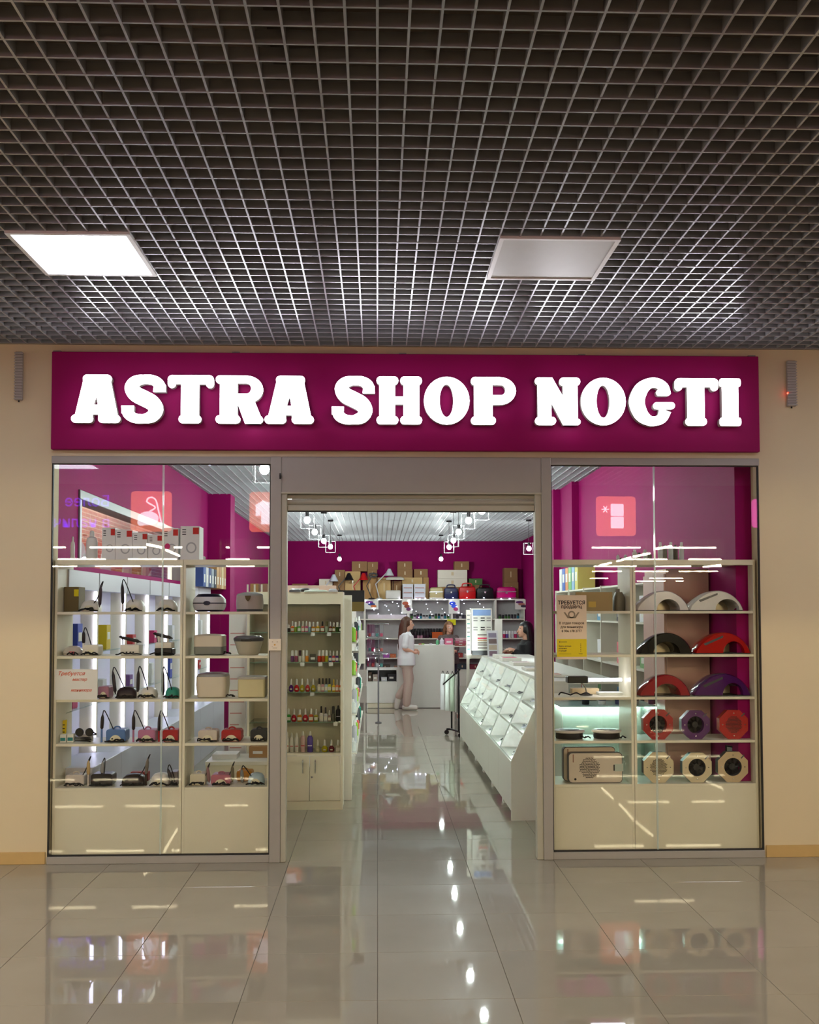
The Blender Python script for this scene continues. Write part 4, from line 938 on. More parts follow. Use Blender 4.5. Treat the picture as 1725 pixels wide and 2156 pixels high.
# --- bottle cabinet
CY = 8.49
cx0, cx1 = -1.12, P(722, 1500, CY).x
ztop = P(660, 1246, CY).z; zf = P(660, 1272, CY).z; zb_ = P(660, 1586, CY).z; zd = P(660, 1686, CY).z
cab = thing('bottle_cabinet', 'cream cabinet with glass shelves of bottles above two doors, just inside the entrance', 'cabinet', (0, CY, 0))
MB().box(cx0, cx0+.02, 0, .36, 0, ztop).build('side_panel', CREAM, cab); MB().box(cx1-.02, cx1, 0, .36, 0, ztop).build('side_panel', CREAM, cab)
MB().box(cx0+.02, cx1-.02, .345, .36, zb_, zf).build('back_panel', CREAM, cab)
MB().box(cx0+.02, cx1-.02, 0, .36, zf, ztop).build('fascia', CREAM, cab)
MB().box(cx0+.02, cx1-.02, 0.002, .344, zb_-.02, zb_).build('base_board', CREAM, cab)
MB().box(cx0+.02, cx1-.02, .004, .3, 0, zd-.004).build('plinth', CREAM, cab)
xm = P(652, 1640, CY).x
for (xa, xb, px) in ((cx0+.022, xm-.002, 638), (xm+.002, cx1-.022, 664)):
    d_ = MB().box(xa, xb, -.002, .016, zd, zb_-.023, .002).build('door', CREAM, cab)
    hx = P(px, 1610, CY).x; h0, h1 = P(px, 1628, CY).z, P(px, 1600, CY).z
    MB().tube(bez([(hx, -.002, h0), (hx, -.022, h0+.01), (hx, -.024, (h0+h1)/2), (hx, -.022, h1-.01), (hx, -.002, h1)], 5), .0045, 6).build('handle', CHROME, d_)
    if px == 664: MB().cyl((xm+.02, -.002, P(658, 1636, CY).z), (xm+.02, -.008, P(658, 1636, CY).z), .008, n=10).build('lock', CHROME, d_)
SH = [P(660, yy, CY+.03).z for yy in (1331, 1394, 1457, 1520)]+[zb_+.0]
for z in SH[:4]: MB().box(cx0+.02, cx1-.02, .02, .34, z-.007, z).build('glass_shelf', mat('green_glass_edge', (126, 150, 124), .1), cab)
for (px, r_) in ((659, 0), (693, 0), (637, 1), (675, 1), (697, 1), (658, 2), (707, 3)):
    q = P(px, 1337, CY+.018); MB().box(q.x-.018, q.x+.018, .016, .0185, SH[r_]-.034, SH[r_]-.002).build('price_tag', PAPER, cab)
MB().box(cx0+.02, cx1-.02, .004, .010, zb_+.002, zf-.002).build('pane', glass('cabinet_pane', (.97, .98, .96), .018), cab)
shelfname = ['topmost', 'second', 'third', 'fourth', 'lowest']
def bottle(px, hwpx, hpx, row, kind, rgb, cname, cap=(236, 232, 220), capname='white'):
    y = CY+.07; x = P(px, 1400, y).x; r = hwpx/F_PX*y; h = hpx*[1.12, 1.14, 1.32, 1.26, 1.05][row]/F_PX*y; z = SH[row]+.001
    kinds = {'flask': 'round-bellied oil bottle', 'rect': 'square little bottle', 'tube': 'slim little bottle', 'tall': 'tall lotion bottle', 'boxb': 'small carton'}
    lab = '%s %s, %s cap, on the %s shelf of the bottle cabinet' % (cname, kinds[kind], capname, shelfname[row])
    if kind == 'boxb': lab = '%s %s on the %s shelf of the bottle cabinet' % (cname, kinds[kind], shelfname[row])
    t = thing('cosmetic_bottle', lab, 'bottle' if kind != 'boxb' else 'carton', (x, y, z), '%s %s %s on the %s cabinet shelf' % (cname, capname, kinds[kind], shelfname[row])); m = coloured(rgb, .15); c = coloured(cap, .4)
    if kind == 'flask':
        MB().lathe([(r*.6, 0), (r*.9, h*.06), (r, h*.22), (r*.9, h*.38), (r*.45, h*.5), (r*.35, h*.56)], n=14).build('flask', m, t, True); MB().lathe([(r*.42, h*.54), (r*.36, h*.85), (r*.24, h)], n=10).build('cap', c, t, True)
        MB().box(-r*.4, r*.4, -r*1.0, -r*.95, h*.16, h*.26).build('label_patch', coloured((214, 200, 170), .6, 0), t)
    elif kind == 'rect':
        loft([(r*.9, r*.8, 0, r*.2), (r*.95, r*.85, h*.04, r*.2), (r*.95, r*.85, h*.48, r*.2), (r*.4, r*.4, h*.56, r*.2)], 2).build('flask', m, t, True); MB().lathe([(r*.45, h*.55), (r*.42, h*.95), (r*.3, h)], n=10).build('cap', c, t, True)
        MB().box(-r*.8, r*.8, -r*.88, -r*.84, h*.1, h*.36).build('label_patch', coloured((232, 224, 206), .6, 0), t)
    elif kind == 'tube':
        MB().lathe([(r*.9, 0), (r, h*.03), (r, h*.45), (r*.7, h*.52)], n=12).build('flask', m, t, True); MB().lathe([(r*.75, h*.52), (r*.7, h*.96), (r*.5, h)], n=10).build('cap', c, t, True)
    elif kind == 'tall':
        MB().lathe([(r*.9, 0), (r, h*.02), (r, h*.68), (r*.55, h*.8)], n=14).build('flask', m, t, True); MB().lathe([(r*.5, h*.8), (r*.42, h*.93), (r*.25, h)], n=10).build('cap', c, t, True)
        MB().box(-r*.7, r*.7, -r*.98, -r*.8, h*.3, h*.34).build('label_patch', coloured((196, 40, 50) if rgb[0] > 200 else (220, 210, 230), .6, 0), t)
    else:
        MB().box(-r, r, -r*.7, r*.7, 0, h, .002).build('carton', m, t); MB().box(-r*.7, r*.7, -r*.7-.001, -r*.7+.001, h*.3, h*.6).build('label_patch', PAPER, t)
DKc = ((34, 30, 30), 'black')
for a in ((608, 3.4, 14, 'tube', (70, 60, 50), 'dark'), (616, 3.6, 20, 'rect', (216, 110, 60), 'orange'), (622.5, 3.2, 19, 'tube', (150, 170, 60), 'lime'), (630, 3.8, 20, 'rect', (100, 150, 80), 'green'), (638, 3.6, 20, 'rect', (206, 120, 120), 'salmon'), (645.5, 3.6, 20, 'rect', (196, 90, 130), 'rose'), (652.5, 3.2, 19, 'tube', (130, 160, 170), 'pale blue'),
          (660, 4.6, 19, 'rect', (190, 120, 30), 'amber'), (669, 4.8, 19, 'rect', (200, 160, 40), 'honey yellow'), (679, 4.4, 20, 'rect', (170, 90, 60), 'brick red', *DKc), (688, 3.6, 20, 'tube', (170, 180, 150), 'clear', (100, 90, 50), 'brown'), (696, 3.6, 19, 'rect', (110, 50, 30), 'brown'), (703, 3.5, 18, 'rect', (130, 100, 40), 'olive'), (710.5, 3.4, 18, 'tube', (60, 90, 30), 'dark green'), (717, 3.2, 17, 'rect', (40, 40, 34), 'black')): bottle(a[0], a[1], a[2], 0, *a[3:])
for a in ((616, 3.8, 21, 'tube', (110, 60, 110), 'plum'), (624, 3.8, 21, 'tube', (150, 60, 90), 'berry'), (632, 3.6, 21, 'tube', (200, 196, 180), 'pale', (60, 30, 40), 'dark red'), (639, 3.4, 21, 'tube', (220, 214, 196), 'white'), (646.5, 3.6, 21, 'tube', (226, 140, 40), 'orange'), (659, 6.5, 14, 'boxb', (90, 84, 70), 'grey'), (672.5, 4, 21, 'tube', (206, 60, 30), 'red'), (680.5, 4, 21, 'tube', (190, 80, 30), 'rust'), (688, 3.6, 21, 'tube', (190, 180, 40), 'yellow'), (695.5, 3.4, 20, 'rect', (60, 60, 110), 'navy'), (702.5, 3.4, 20, 'rect', (170, 50, 60), 'crimson'), (710, 3.6, 20, 'rect', (90, 50, 130), 'violet'), (717, 3, 20, 'rect', (120, 150, 70), 'green')): bottle(a[0], a[1], a[2], 1, *a[3:])
for a in ((613.5, 5.2, 20, 'flask', (84, 30, 110), 'purple'), (625, 5.6, 20, 'flask', (196, 30, 36), 'red'), (636.5, 5.4, 20, 'flask', (176, 160, 30), 'yellow'), (648, 5, 20, 'flask', (180, 50, 50), 'dull red'), (660, 5.4, 20, 'flask', (170, 150, 40), 'olive'), (672.5, 3.7, 21, 'rect', (210, 190, 170), 'cream', *DKc), (680, 3.7, 21, 'rect', (206, 150, 150), 'pink', *DKc), (687, 3.6, 21, 'rect', (170, 190, 190), 'pale blue', *DKc), (694, 3.7, 21, 'rect', (196, 184, 50), 'yellow', *DKc), (703, 3.6, 19, 'rect', (220, 180, 40), 'golden', (230, 190, 60), 'golden'), (710, 3.6, 19, 'rect', (226, 130, 90), 'peach'), (717, 3.4, 18, 'rect', (216, 110, 30), 'orange')): bottle(a[0], a[1], a[2], 2, *a[3:])
for a in ((608.5, 4.6, 21, 'rect', (40, 130, 40), 'green'), (619.5, 5.6, 21, 'flask', (176, 20, 40), 'red'), (631.5, 5.2, 20, 'rect', (200, 130, 20), 'amber'), (643.5, 5.6, 21, 'flask', (186, 40, 50), 'crimson'), (655.5, 5, 21, 'rect', (206, 90, 40), 'orange'), (666, 4.4, 20, 'rect', (160, 150, 40), 'olive'), (677, 4.2, 25, 'rect', (220, 210, 200), 'white', *DKc), (686, 4.2, 23, 'rect', (210, 200, 200), 'pale', *DKc), (694, 3.6, 18, 'rect', (160, 130, 120), 'mauve'), (702, 4, 25, 'tube', (90, 88, 74), 'grey', *DKc), (712.5, 5, 26, 'tall', (36, 34, 34), 'black', *DKc)): bottle(a[0], a[1], a[2], 3, *a[3:])
for a in ((605.5, 4.4, 40, 'tall', (226, 220, 204), 'white'), (615, 4.4, 38, 'tall', (226, 220, 205), 'white'), (625.5, 4.4, 38, 'tall', (226, 220, 206), 'white'), (638.5, 5.2, 41, 'tall', (214, 176, 166), 'pink'), (653.5, 6, 41, 'tall', (96, 76, 160), 'violet'), (669.5, 5, 24, 'flask', (196, 190, 150), 'clear'), (684, 6.6, 24, 'flask', (186, 170, 20), 'yellow'), (698.5, 6.2, 24, 'flask', (110, 30, 40), 'maroon'), (712.5, 5.4, 24, 'rect', (206, 200, 170), 'clear')): bottle(a[0], a[1], a[2], 4, *a[3:])
# flat packs on top of it
for k, (xa, xb, h, rgb, lab) in enumerate(((610, 634, 6, (90, 90, 94), 'grey flat pouch on top of the bottle cabinet'), (630, 652, 8, (30, 26, 28), 'black folded bag on top of the bottle cabinet'), (641, 691, 4, (214, 226, 214), 'pale green flat pack on top of the bottle cabinet'), (692, 711, 6, (206, 208, 214), 'silvery foil pack on top of the bottle cabinet'))):
    q0, q1 = P(xa, 1246, CY+.05), P(xb, 1246, CY+.05); o = thing('flat_pack', lab, 'packet', ((q0.x+q1.x)/2, CY+.05+(.0 if k != 1 else .12), ztop+.001)); w = q1.x-q0.x
    loft([(w/2, .06, 0, .01), (w/2*.96, .06, h*.0042*.6, .02), (w/2*.6, .04, h*.0042, .02)]).build('pack', coloured(rgb, .5, .1), o, True)
carton_on('long_white_carton', 'long white carton with red edging lying on the bottle cabinet', -.62, CY+.235, ztop+.001, .5, .11, .06, coloured((236, 206, 190), .5, 0))
# --- end panel and gondola behind it, running down the shop
GY = 8.9
gon = thing('white_gondola', 'long white gondola of hanging goods behind the bottle cabinet', 'gondola', (0, GY, 0))
zg = P(735, 1253, GY).z; gx = P(741, 1500, GY).x
MB().box(gx-.07, gx, 0, .02, 0, zg, .002).build('end_panel', WHITE, gon)
MB().box(gx-.55, gx-.06, .02, 4.6, 0, .3, .003).build('base', WHITE, gon)
MB().box(gx-.08, gx-.06, .02, 4.6, .3, zg-.15).build('back_panel', WHITE, gon)
MB().box(gx-.055, gx-.02, .3, .34, 0.0, zg-.1).build('upright', WHITE, gon)
for z in (.35, .72, 1.08, 1.4): MB().box(gx-.06, gx+.035, .5, 4.5, z-.012, z, .001).build('shelf', WHITE, gon)
k = 0
for z, n in ((.35, 6), (.72, 7), (1.08, 6), (1.4, 7)):
    for i in range(n):
        rgb, cn = [((230, 236, 230), 'white'), ((40, 150, 120), 'green'), ((60, 60, 66), 'dark'), ((206, 90, 80), 'red'), ((150, 200, 60), 'lime'), ((190, 190, 196), 'grey')][(k*3+i*2+(1 if z > 1 else 0)) % 6]
        lv = {.35: 'lowest', .72: 'second', 1.08: 'third', 1.4: 'top'}[z]
        o = thing('hair_care_bottle', '%s bottle on the %s shelf of the white gondola' % (cn, lv), 'bottle', (gx-.005, GY+.62+i*.6, z+.001), '%s bottles on the %s gondola shelf' % (cn, lv)); h = .13+.05*((k+i) % 3)
        MB().lathe([(.026, 0), (.028, .01), (.028, h*.7), (.012, h*.8)], n=10).build('body', coloured(rgb, .35), o, True); MB().lathe([(.013, h*.8), (.011, h)], n=8).build('cap', coloured((236, 236, 232)), o, True); k += 1
q0, q1 = P(755, 1397, 9.35), P(769, 1327, 9.35)
t = thing('hanging_sign_card', 'blank white card standing out from the gondola side', 'card', ((q0.x+q1.x)/2, 9.35, q0.z)); w = q1.x-q0.x; ax = gx-.06-(q0.x+q1.x)/2; MB().box(-w/2, w/2, 0, .012, 0, q1.z-q0.z, .002).build('card', PAPER, t); MB().box(ax-.002, -w/2+.002, 0, .01, .1, .12).build('arm', ALU, t)
t = thing('black_carton', 'large black carton with an olive lower half on top of the gondola', 'box', (gx-.26, 10.2, zg-.148)); a, b = P(711, 1243, 10.2), P(767, 1243, 10.2)
t.location.x = (a.x+b.x)/2; h = a.z-(zg-.148); w = b.x-a.x
MB().box(-w/2, w/2, 0, .3, h*.45, h).build('upper_half', coloured((30, 28, 30), .6, 0), t); MB().box(-w/2+.002, w/2-.002, .002, .298, 0, h*.45).build('lower_half', coloured((110, 90, 40), .6, 0), t)
MB().box(gx-.56, gx-.03, .9, 2.0, zg-.165, zg-.149).build('top_board', WHITE, gon)

# --- sloping lit counter
K0, K1 = 7.995, 12.93; NB = 6
CX0, CZ0 = 1.085, .475; CX1, CZ1 = 1.375, 1.10; CXB = 2.0
ctr = thing('display_counter', 'long white counter with a sloping glass front and lit compartments', 'counter', (0, K0, 0)); Lc = K1-K0; bl = Lc/NB
LW = mat('counter_white', (238, 238, 230), .35, vary=.02)
ENDP = [(CX0, 0), (CX0, CZ0), (CX1, CZ1), (1.56, CZ1), (1.56, 0)]
MB().prism(ENDP, 0, .02).build('end_panel', LW, ctr); MB().prism(ENDP, Lc-.02, Lc).build('end_panel', LW, ctr)
MB().box(CX1, CXB, 0, Lc, CZ1, CZ1+.025, .002).build('counter_top', LW, ctr)
slx, slz = CX1-CX0, CZ1-CZ0
BK = .17                               # depth of the compartments
MB().prism([(CX0+BK, CZ0), (CX1+BK, CZ1-.002), (CX1+BK+.01, CZ1-.002), (CX0+BK+.01, CZ0)], .02, Lc-.02).build('back_panel', LW, ctr)
CASE = emis('case_light', (232, 246, 244), L_CASE)
for k in range(NB):
    a, b = .021+(Lc-.042)*k/NB, .021+(Lc-.042)*(k+1)/NB-.002
    MB().box(CX0, CX0+.018, a, b-.002, .075, CZ0, .002).build('front_panel', LW, ctr)
    MB().box(CX0+.03, CX0+.10, b-.10, b-.002, 0, .075).build('foot', LW, ctr)
    if k < NB-1: MB().prism([(CX0+.012, CZ0), (CX1-.004, CZ1-.01), (CX1+BK-.002, CZ1-.01), (CX0+BK-.002, CZ0)], b-.03, b+.03).build('divider', LW, ctr)
    for j in range(3):
        x_, z_ = CX0+slx*j/3, CZ0+slz*j/3
        MB().box(x_+.014, x_+BK-.004, a+.03, b-.032, z_, z_+.010).build('shelf', LW, ctr)
        x2, z2 = CX0+slx*(j+1)/3, CZ0+slz*(j+1)/3
        MB().box(x2+.016, x2+.022, a+.031, b-.033, z2-.012, z2-(.0 if j < 2 else .002)).build('shelf_lip', LW, ctr)
    ya = a+.0005 if k == 0 else a+.0295      # light strip on the far side of each divider
    MB().prism([(CX0+.06, CZ0+.03), (CX1+.05, CZ1-.03), (CX1+.066, CZ1-.03), (CX0+.076, CZ0+.03)], ya, ya+.006).build('light_strip', CASE, ctr)
    n_ = Vector((-slz, 0, slx)).normalized()*.005; mb = MB()
    mb.prism([(CX0+.002, CZ0), (CX1, CZ1-.002), (CX1+n_.x, CZ1+n_.z-.002), (CX0+.002+n_.x, CZ0+n_.z)], a, b); mb.build('pane', glass('counter_pane', (.97, .99, .98), .02, 0, .22), ctr)
    for j in range(3):       # one tool in every compartment
        x_, z_ = CX0+slx*j/3+.08, CZ0+slz*j/3+.013; yy = K0+(a+b)/2+.12*((k*3+j) % 3-1)
        kind, rgb = [('steel nippers', (150, 150, 156)), ('black scissors', (40, 40, 46)), ('steel tweezers', (120, 120, 130)), ('dark pusher', (70, 66, 70))][(k+j*2) % 4]
        o = thing('manicure_tool', '%s, %s compartment, bay %s of the lit counter from the entrance' % (kind, ['lowest', 'middle', 'top'][j], ['one', 'two', 'three', 'four', 'five', 'six'][k]), 'tool', (x_, yy, z_))
        m_ = coloured(rgb, .25); q_ = (k % 3-1)*.25; mb = MB().tube(bez([(-.02, -.07, .012), (.014, -.02, .016), (0, .03, .012), (-.012, .07, .01)], 4), .005, 6); mb.rot(q_, 'Z', (0, 0, 0)).build('handle', m_, o, True)
        mb = MB().tube(bez([(.02, -.07, .024), (-.014, -.02, .026), (0, .03, .022), (.012, .07, .02)], 4), .005, 6); mb.rot(q_, 'Z', (0, 0, 0)).build('handle', m_, o, True); MB().cyl((0, .03, .006), (0, .03, .03), .008, n=8).rot(q_, 'Z', (0, 0, 0)).build('pivot', CHROME, o)
        MB().box(.045, .047, -.03, .03, 0, .04).build('price_card', DKGREY if (k+j) % 2 else PAPER, o)
for k, (py, rgb, lab) in enumerate(((8.6, (214, 160, 140), 'open catalogue with peach pictures on the counter top'), (9.5, (196, 196, 200), 'grey leaflet tray on the counter top'), (10.4, (230, 206, 206), 'pale pink leaflet stack on the counter top'), (11.3, (206, 60, 110), 'white leaflets with a magenta stripe on the counter top'), (11.95, (222, 226, 220), 'white sample card on the counter top'))):
    o = thing('leaflet_stack', lab, 'leaflets', (1.52, py, CZ1+.026)); MB().box(-.1, .12, -.16, .16, 0, .02+.006*k, .003).build('sheets', PAPER, o)
    MB().box(-.08, .08, -.10, .06, .02+.006*k, .022+.006*k).build('printed_picture', coloured(rgb, .5, 0), o); MB().box(-.08, .08, .08, .11, .02+.006*k, .022+.006*k).build('printed_line', DKGREY, o)
# --- glass showcase, tall cupboard and wall units behind the lamp shelves
t = thing('glass_showcase', 'low glass showcase with a lit white interior behind the round lamps', 'showcase', (1.78, 7.5, 0)); zc_ = P(1250, 1486, 7.5).z
MB().box(-.38, .36, 0, .42, 0, .34).build('plinth', WHITE, t); MB().box(-.38, .36, .40, .42, .34, zc_-.01).build('back_panel', WHITE, t)
for s in (-.37, .35): MB().box(s-.004, s+.004, .0, .4, .34, zc_-.01).build('side_glass', GLS, t)
MB().box(-.38, .36, 0, .42, zc_-.01, zc_).build('top_glass', mat('bright_glass_edge', (196, 240, 236), .1), t); MB().box(-.36, .34, .002, .008, .34, zc_-.01).build('front_glass', GLS, t)
MB().box(-.34, .32, .36, .385, zc_-.05, zc_-.03).build('light_strip', emis('showcase_light', (226, 246, 244), 9), t)
for k in range(5):
    o = thing('cream_jar', '%s jar standing on the glass showcase' % ['black', 'white', 'navy', 'silver', 'plum'][k], 'jar', (1.62+.13*k, 7.62, zc_+.001)); c_ = [(30, 30, 34), (230, 230, 232), (50, 50, 100), (180, 180, 186), (96, 40, 80)][k]
    MB().lathe([(.028, 0), (.03, .006), (.03, .03)], n=12).build('jar', coloured(c_), o, True); MB().lathe([(.031, .03), (.031, .045), (.028, .048)], n=12).build('lid', coloured((40, 36, 60)), o, True)
for k in range(4):
    o = thing('tissue_pack', '%s pack inside the lit showcase' % ['pink', 'white', 'pale blue', 'rose'][k], 'packet', (1.53+.15*k, 7.66, .341)); c_ = [(226, 130, 150), (240, 236, 236), (200, 214, 230), (230, 170, 180)][k]
    loft([(.06, .05, 0, .02), (.065, .055, .03, .03), (.04, .03, .06, .02)]).build('pack', coloured(c_, .5, 0), o, True); MB().box(-.02, .02, -.056, -.05, .02, .035).build('pack_label', PAPER, o)
t = thing('tall_cupboard', 'tall pinkish beige cupboard against the side wall behind the arched lamps', 'cupboard', (2.368, 7.42, 0))
CUP = mat('pinkish_beige_board', (206, 166, 152), .5, vary=.03)
MB().box(-.165, .165, 0, .6, 0, 2.02, .002).build('body', CUP, t); MB().box(-.18, -.166, .01, .29, .08, 1.98).build('door', CUP, t); MB().box(-.18, -.166, .30, .59, .08, 1.98).build('door', CUP, t)
for yy in (.25, .34): MB().box(-.195, -.18, yy-.006, yy+.006, 1.0, 1.16, .002).build('handle', CHROME, t)
for k in range(5):
    y0 = 8.1+.83*k; t = thing('white_wall_rack', 'white open wall rack, %s along the side wall from the beige cupboard' % ['first', 'second', 'third', 'fourth', 'fifth'][k], 'rack', (2.53, y0, 0))
    MB().box(-.02, 0, .001, .829, 0, 1.95).build('back_panel', WHITE, t); MB().box(-.3, -.02, .81, .829, 0, 1.95).build('side_panel', WHITE, t)
    for z in (.3, .8, 1.2, 1.6, 1.94): MB().box(-.29, -.02, .002, .809, z-.016, z).build('shelf', WHITE, t)
    for j, z in enumerate((.3, .8, 1.2, 1.6)):
        rgb, cn = [((226, 120, 130), 'pink'), ((236, 236, 240), 'white'), ((60, 56, 64), 'charcoal'), ((90, 150, 190), 'blue'), ((130, 180, 120), 'green')][(k+2*j) % 5]
        o = thing('stacked_pack', '%s pack on the %s shelf of the %s white wall rack' % (cn, ['lowest', 'second', 'third', 'fourth'][j], ['first', 'second', 'third', 'fourth', 'fifth'][k]), 'packet', (2.37, y0+.3, z+.001)); MB().box(-.07, .07, -.15, .15, 0, .14+.03*j, .003).build('pack', coloured(rgb, .5, 0), o); MB().box(-.072, -.07, -.1, .1, .04, .09).build('pack_label', PAPER, o)
for k in range(6):
    o = thing('book_pack', '%s upright pack on top of the white wall racks' % ['lemon', 'sky blue', 'green and white', 'orange', 'cobalt', 'pale grey'][k], 'packet', (2.36, 11.0+.19*k, 1.941)); MB().box(-.1, .1, 0, .16, 0, .27, .003).build('pack', coloured([(220, 214, 120), (150, 190, 226), (130, 200, 130), (226, 150, 90), (70, 110, 200), (226, 228, 232)][k], .5, 0), o); MB().box(-.102, -.1, .03, .13, .1, .2).build('pack_label', PAPER, o)
# --- pendant lamps in wire cages
BULB = emis('pendant_bulb', (232, 246, 240), L_BULB)
WIRE = mat('white_wire', (150, 152, 156), .4, .2)
def pendant(x, y, z, label, cage=True):
    t = thing('pendant_lamp', label, 'pendant lamp', (x, y, z))
    MB().sphere((0, 0, 0), .04, 1, 1, 1.1, 12, 8).build('bulb', BULB, t, True)
    MB().lathe([(.022, .04), (.024, .1), (.01, .115)], n=10).build('socket', BLACK, t, True)
    MB().cyl((0, 0, .115), (0, 0, ZS-z-.03), .004, n=6).build('cord', BLACK, t)
    MB().lathe([(.05, ZS-z-.03), (.05, ZS-z-.004), (.02, ZS-z-.002)], n=14).build('canopy', BLACK, t, True)
    if cage:
        s, b, u = .086, -.10, .10
        cg = MB(); c = [(-s, -s), (s, -s), (s, s), (-s, s)]
        MB().tube([(p[0], p[1], b) for p in c], .0018, 4, True).build('cage_ring', WIRE, t); MB().tube([(p[0], p[1], u) for p in c], .002, 4, True).build('cage_ring', WIRE, t)
        for p in c: MB().cyl((p[0], p[1], b), (p[0], p[1], u), .002, n=4).build('cage_bar', WIRE, t)
lamps = [(647, 1095), (663, 1120), (682, 1139), (696, 1151), (987, 1096), (966, 1120), (955, 1138), (946, 1152)]
for i, (px, py) in enumerate(lamps):
    v = PZ(px, py, 2.85); pendant(v.x, v.y, v.z, 'caged pendant lamp, %s in the row over %s, counted from the entrance' % (['third', 'fourth', 'fifth', 'sixth'][i % 4], 'the gondola' if i < 4 else 'the lit counter'))
for i, (px, py) in enumerate(((715, 1177), (929, 1177))):
    v = P(px, py, 20.9); pendant(v.x, v.y, v.z, ['bare pendant bulb near the back wall above the desk lamps', 'bare pendant bulb near the back wall above the white boxes'][i], False)
v = P(1114, 1155, 17.4); pendant(v.x, v.y, v.z, 'caged pendant lamp beside the recessed side wall')
v = PZ(557, 988, 2.85); pendant(v.x, v.y, v.z, 'caged pendant lamp hanging above the bottle cabinet')
for x, y, lab in ((-.93, 10.2, 'caged pendant lamp above the near end of the gondola'), (1.2, 11.2, 'caged pendant lamp above the far half of the lit counter'), (1.2, 9.6, 'caged pendant lamp above the middle of the lit counter')): pendant(x, y, 2.85, lab)

# --- back wall shelving
BY = 22.3
zz = lambda py, Y=BY: P(850, py, Y).z
ZT = zz(1261)
bx = [P(p, 1300, BY).x for p in (610, 700, 768, 862, 1044, 1127)]
bx[0] = -2.2; bx.append(3.15); bx[5] = 2.55 if bx[5] > 3.1 else bx[5]
bnd = [-2.2, P(768, 1300, BY).x, P(860, 1300, BY).x, P(952, 1300, BY).x, P(1044, 1300, BY).x, 3.36]
BLV = [zz(1303), zz(1344), zz(1385), zz(1410)]
for k in range(5):
    t = thing('back_shelf', 'white back wall shelving bay, %s' % ['behind the gondola', 'hung with a long pink and white carton', 'above the orange crate', 'behind the sample board', 'in the recessed corner'][k], 'shelf unit', ((bnd[k]+bnd[k+1])/2, BY, 0)); h = (bnd[k+1]-bnd[k])/2-.001
    for s in (-1, 1): MB().box(s*h-s*.02, s*h, 0, .5, 0, ZT).build('side_panel', WHITE, t)
    MB().box(-h+.02, h-.02, .48, .5, 0, ZT-.03).build('back_panel', mat('back_shelf_lining', (206, 202, 204), .6), t)
    MB().box(-h+.02, h-.02, 0, .5, ZT-.03, ZT).build('top_board', WHITE, t)
    for z in BLV: MB().box(-h+.021, h-.021, .002, .478, z-.025, z).build('shelf', WHITE, t)
    MB().box(-h+.021, h-.021, .01, .03, 0, .35).build('base_panel', WHITE, t)
# jars on the shelves
def jar(px, py, w, h, rgb, lab, grp, lid=(30, 28, 32), y=BY+.06):
    q = P(px, py, y); lv = min([z for z in BLV], key=lambda z: abs(z-q.z)); r = w/2/F_PX*y; hh = h/F_PX*y
    t = thing('gel_jar', lab, 'jar', (q.x, y, lv+.001), grp); MB().lathe([(r*.9, 0), (r, hh*.1), (r, hh*.55)], n=10).build('jar', coloured(rgb, .25), t, True); MB().lathe([(r*1.02, hh*.55), (r*1.02, hh*.95), (r*.9, hh)], n=10).build('lid', coloured(lid, .3), t, True)
q = random.Random(3)
x = 867.0
while x < 1092:
    if min(abs(x-e) for e in (860, 952, 1044)) > 5:
        c, cn = q.choice([((30, 30, 34), 'black'), ((60, 110, 50), 'green'), ((110, 50, 110), 'purple'), ((40, 110, 130), 'teal'), ((200, 196, 200), 'white'), ((70, 66, 76), 'grey')])
        jar(x, 1303, 5.6, q.choice([8, 9, 11]), c, '%s gel jar with a black lid on the upper back shelf' % cn, '%s jars on the upper back shelf' % cn)
    x += 6.4
x = 868.0
while x < 938:
    for dy, yy in ((0, BY+.05), (1, BY+.2)):
        if dy == 0 and 908 < x < 938: continue
        c, cn = q.choice([((26, 26, 30), 'black'), ((26, 26, 32), 'black'), ((60, 30, 50), 'dark plum'), ((40, 40, 80), 'navy'), ((190, 140, 160), 'pink')])
        jar(x, 1344, 5.8, 11 if dy == 0 else 20, c, '%s %s gel jar with a black lid on the middle back shelf' % (cn, ['squat', 'tall'][dy]), '%s %s jars on the middle back shelf' % (cn, ['squat', 'tall'][dy]), y=yy)
    x += 6.6
for k in range(6):
    px = 1056+k*6; c, cn = [((226, 226, 230), 'white'), ((206, 60, 110), 'magenta'), ((120, 100, 180), 'lilac'), ((230, 230, 226), 'cream')][k % 4]
    jar(px, 1344, 6, 15, c, '%s pot with a white lid on the back shelf of the recessed corner' % cn, '%s pots in the recessed corner shelf' % cn, (236, 236, 236))
def bbox(name, lab, px0, px1, py0, py1, y, dep, m, cat='box', z=None, sub=None, tape=True):
    a, b = P(px0, py1, y), P(px1, py0, y); zz0 = a.z if z is None else z
    t = thing(name, lab, cat, ((a.x+b.x)/2, y, zz0)); w = b.x-a.x; h = b.z-zz0
    MB().box(-w/2, w/2, 0, dep, 0, h, .004).build('carton', m, t)
    if tape: MB().box(-w*.04, w*.04, -.002, .001, h*.35, h*.75 if tape is True else h).build('tape', coloured((214, 190, 150), .3, .2), t)
    return t, w, h
CARD2, CARD3 = mat('pale_cardboard', (206, 170, 116), .8, vary=.06), mat('brown_cardboard', (150, 112, 74), .8, vary=.08)
bbox('long_carton', 'long white carton with a pink band on the back shelf', 775, 856, 1294, 1303, BY+.03, .2, coloured((226, 214, 220), .5, 0), z=BLV[0]+.001, tape=False)
bbox('orange_crate', 'orange crate on the middle back shelf', 910, 936, 1331, 1344, BY+.03, .15, coloured((206, 90, 24), .5, 0), z=BLV[1]+.001, tape=False)
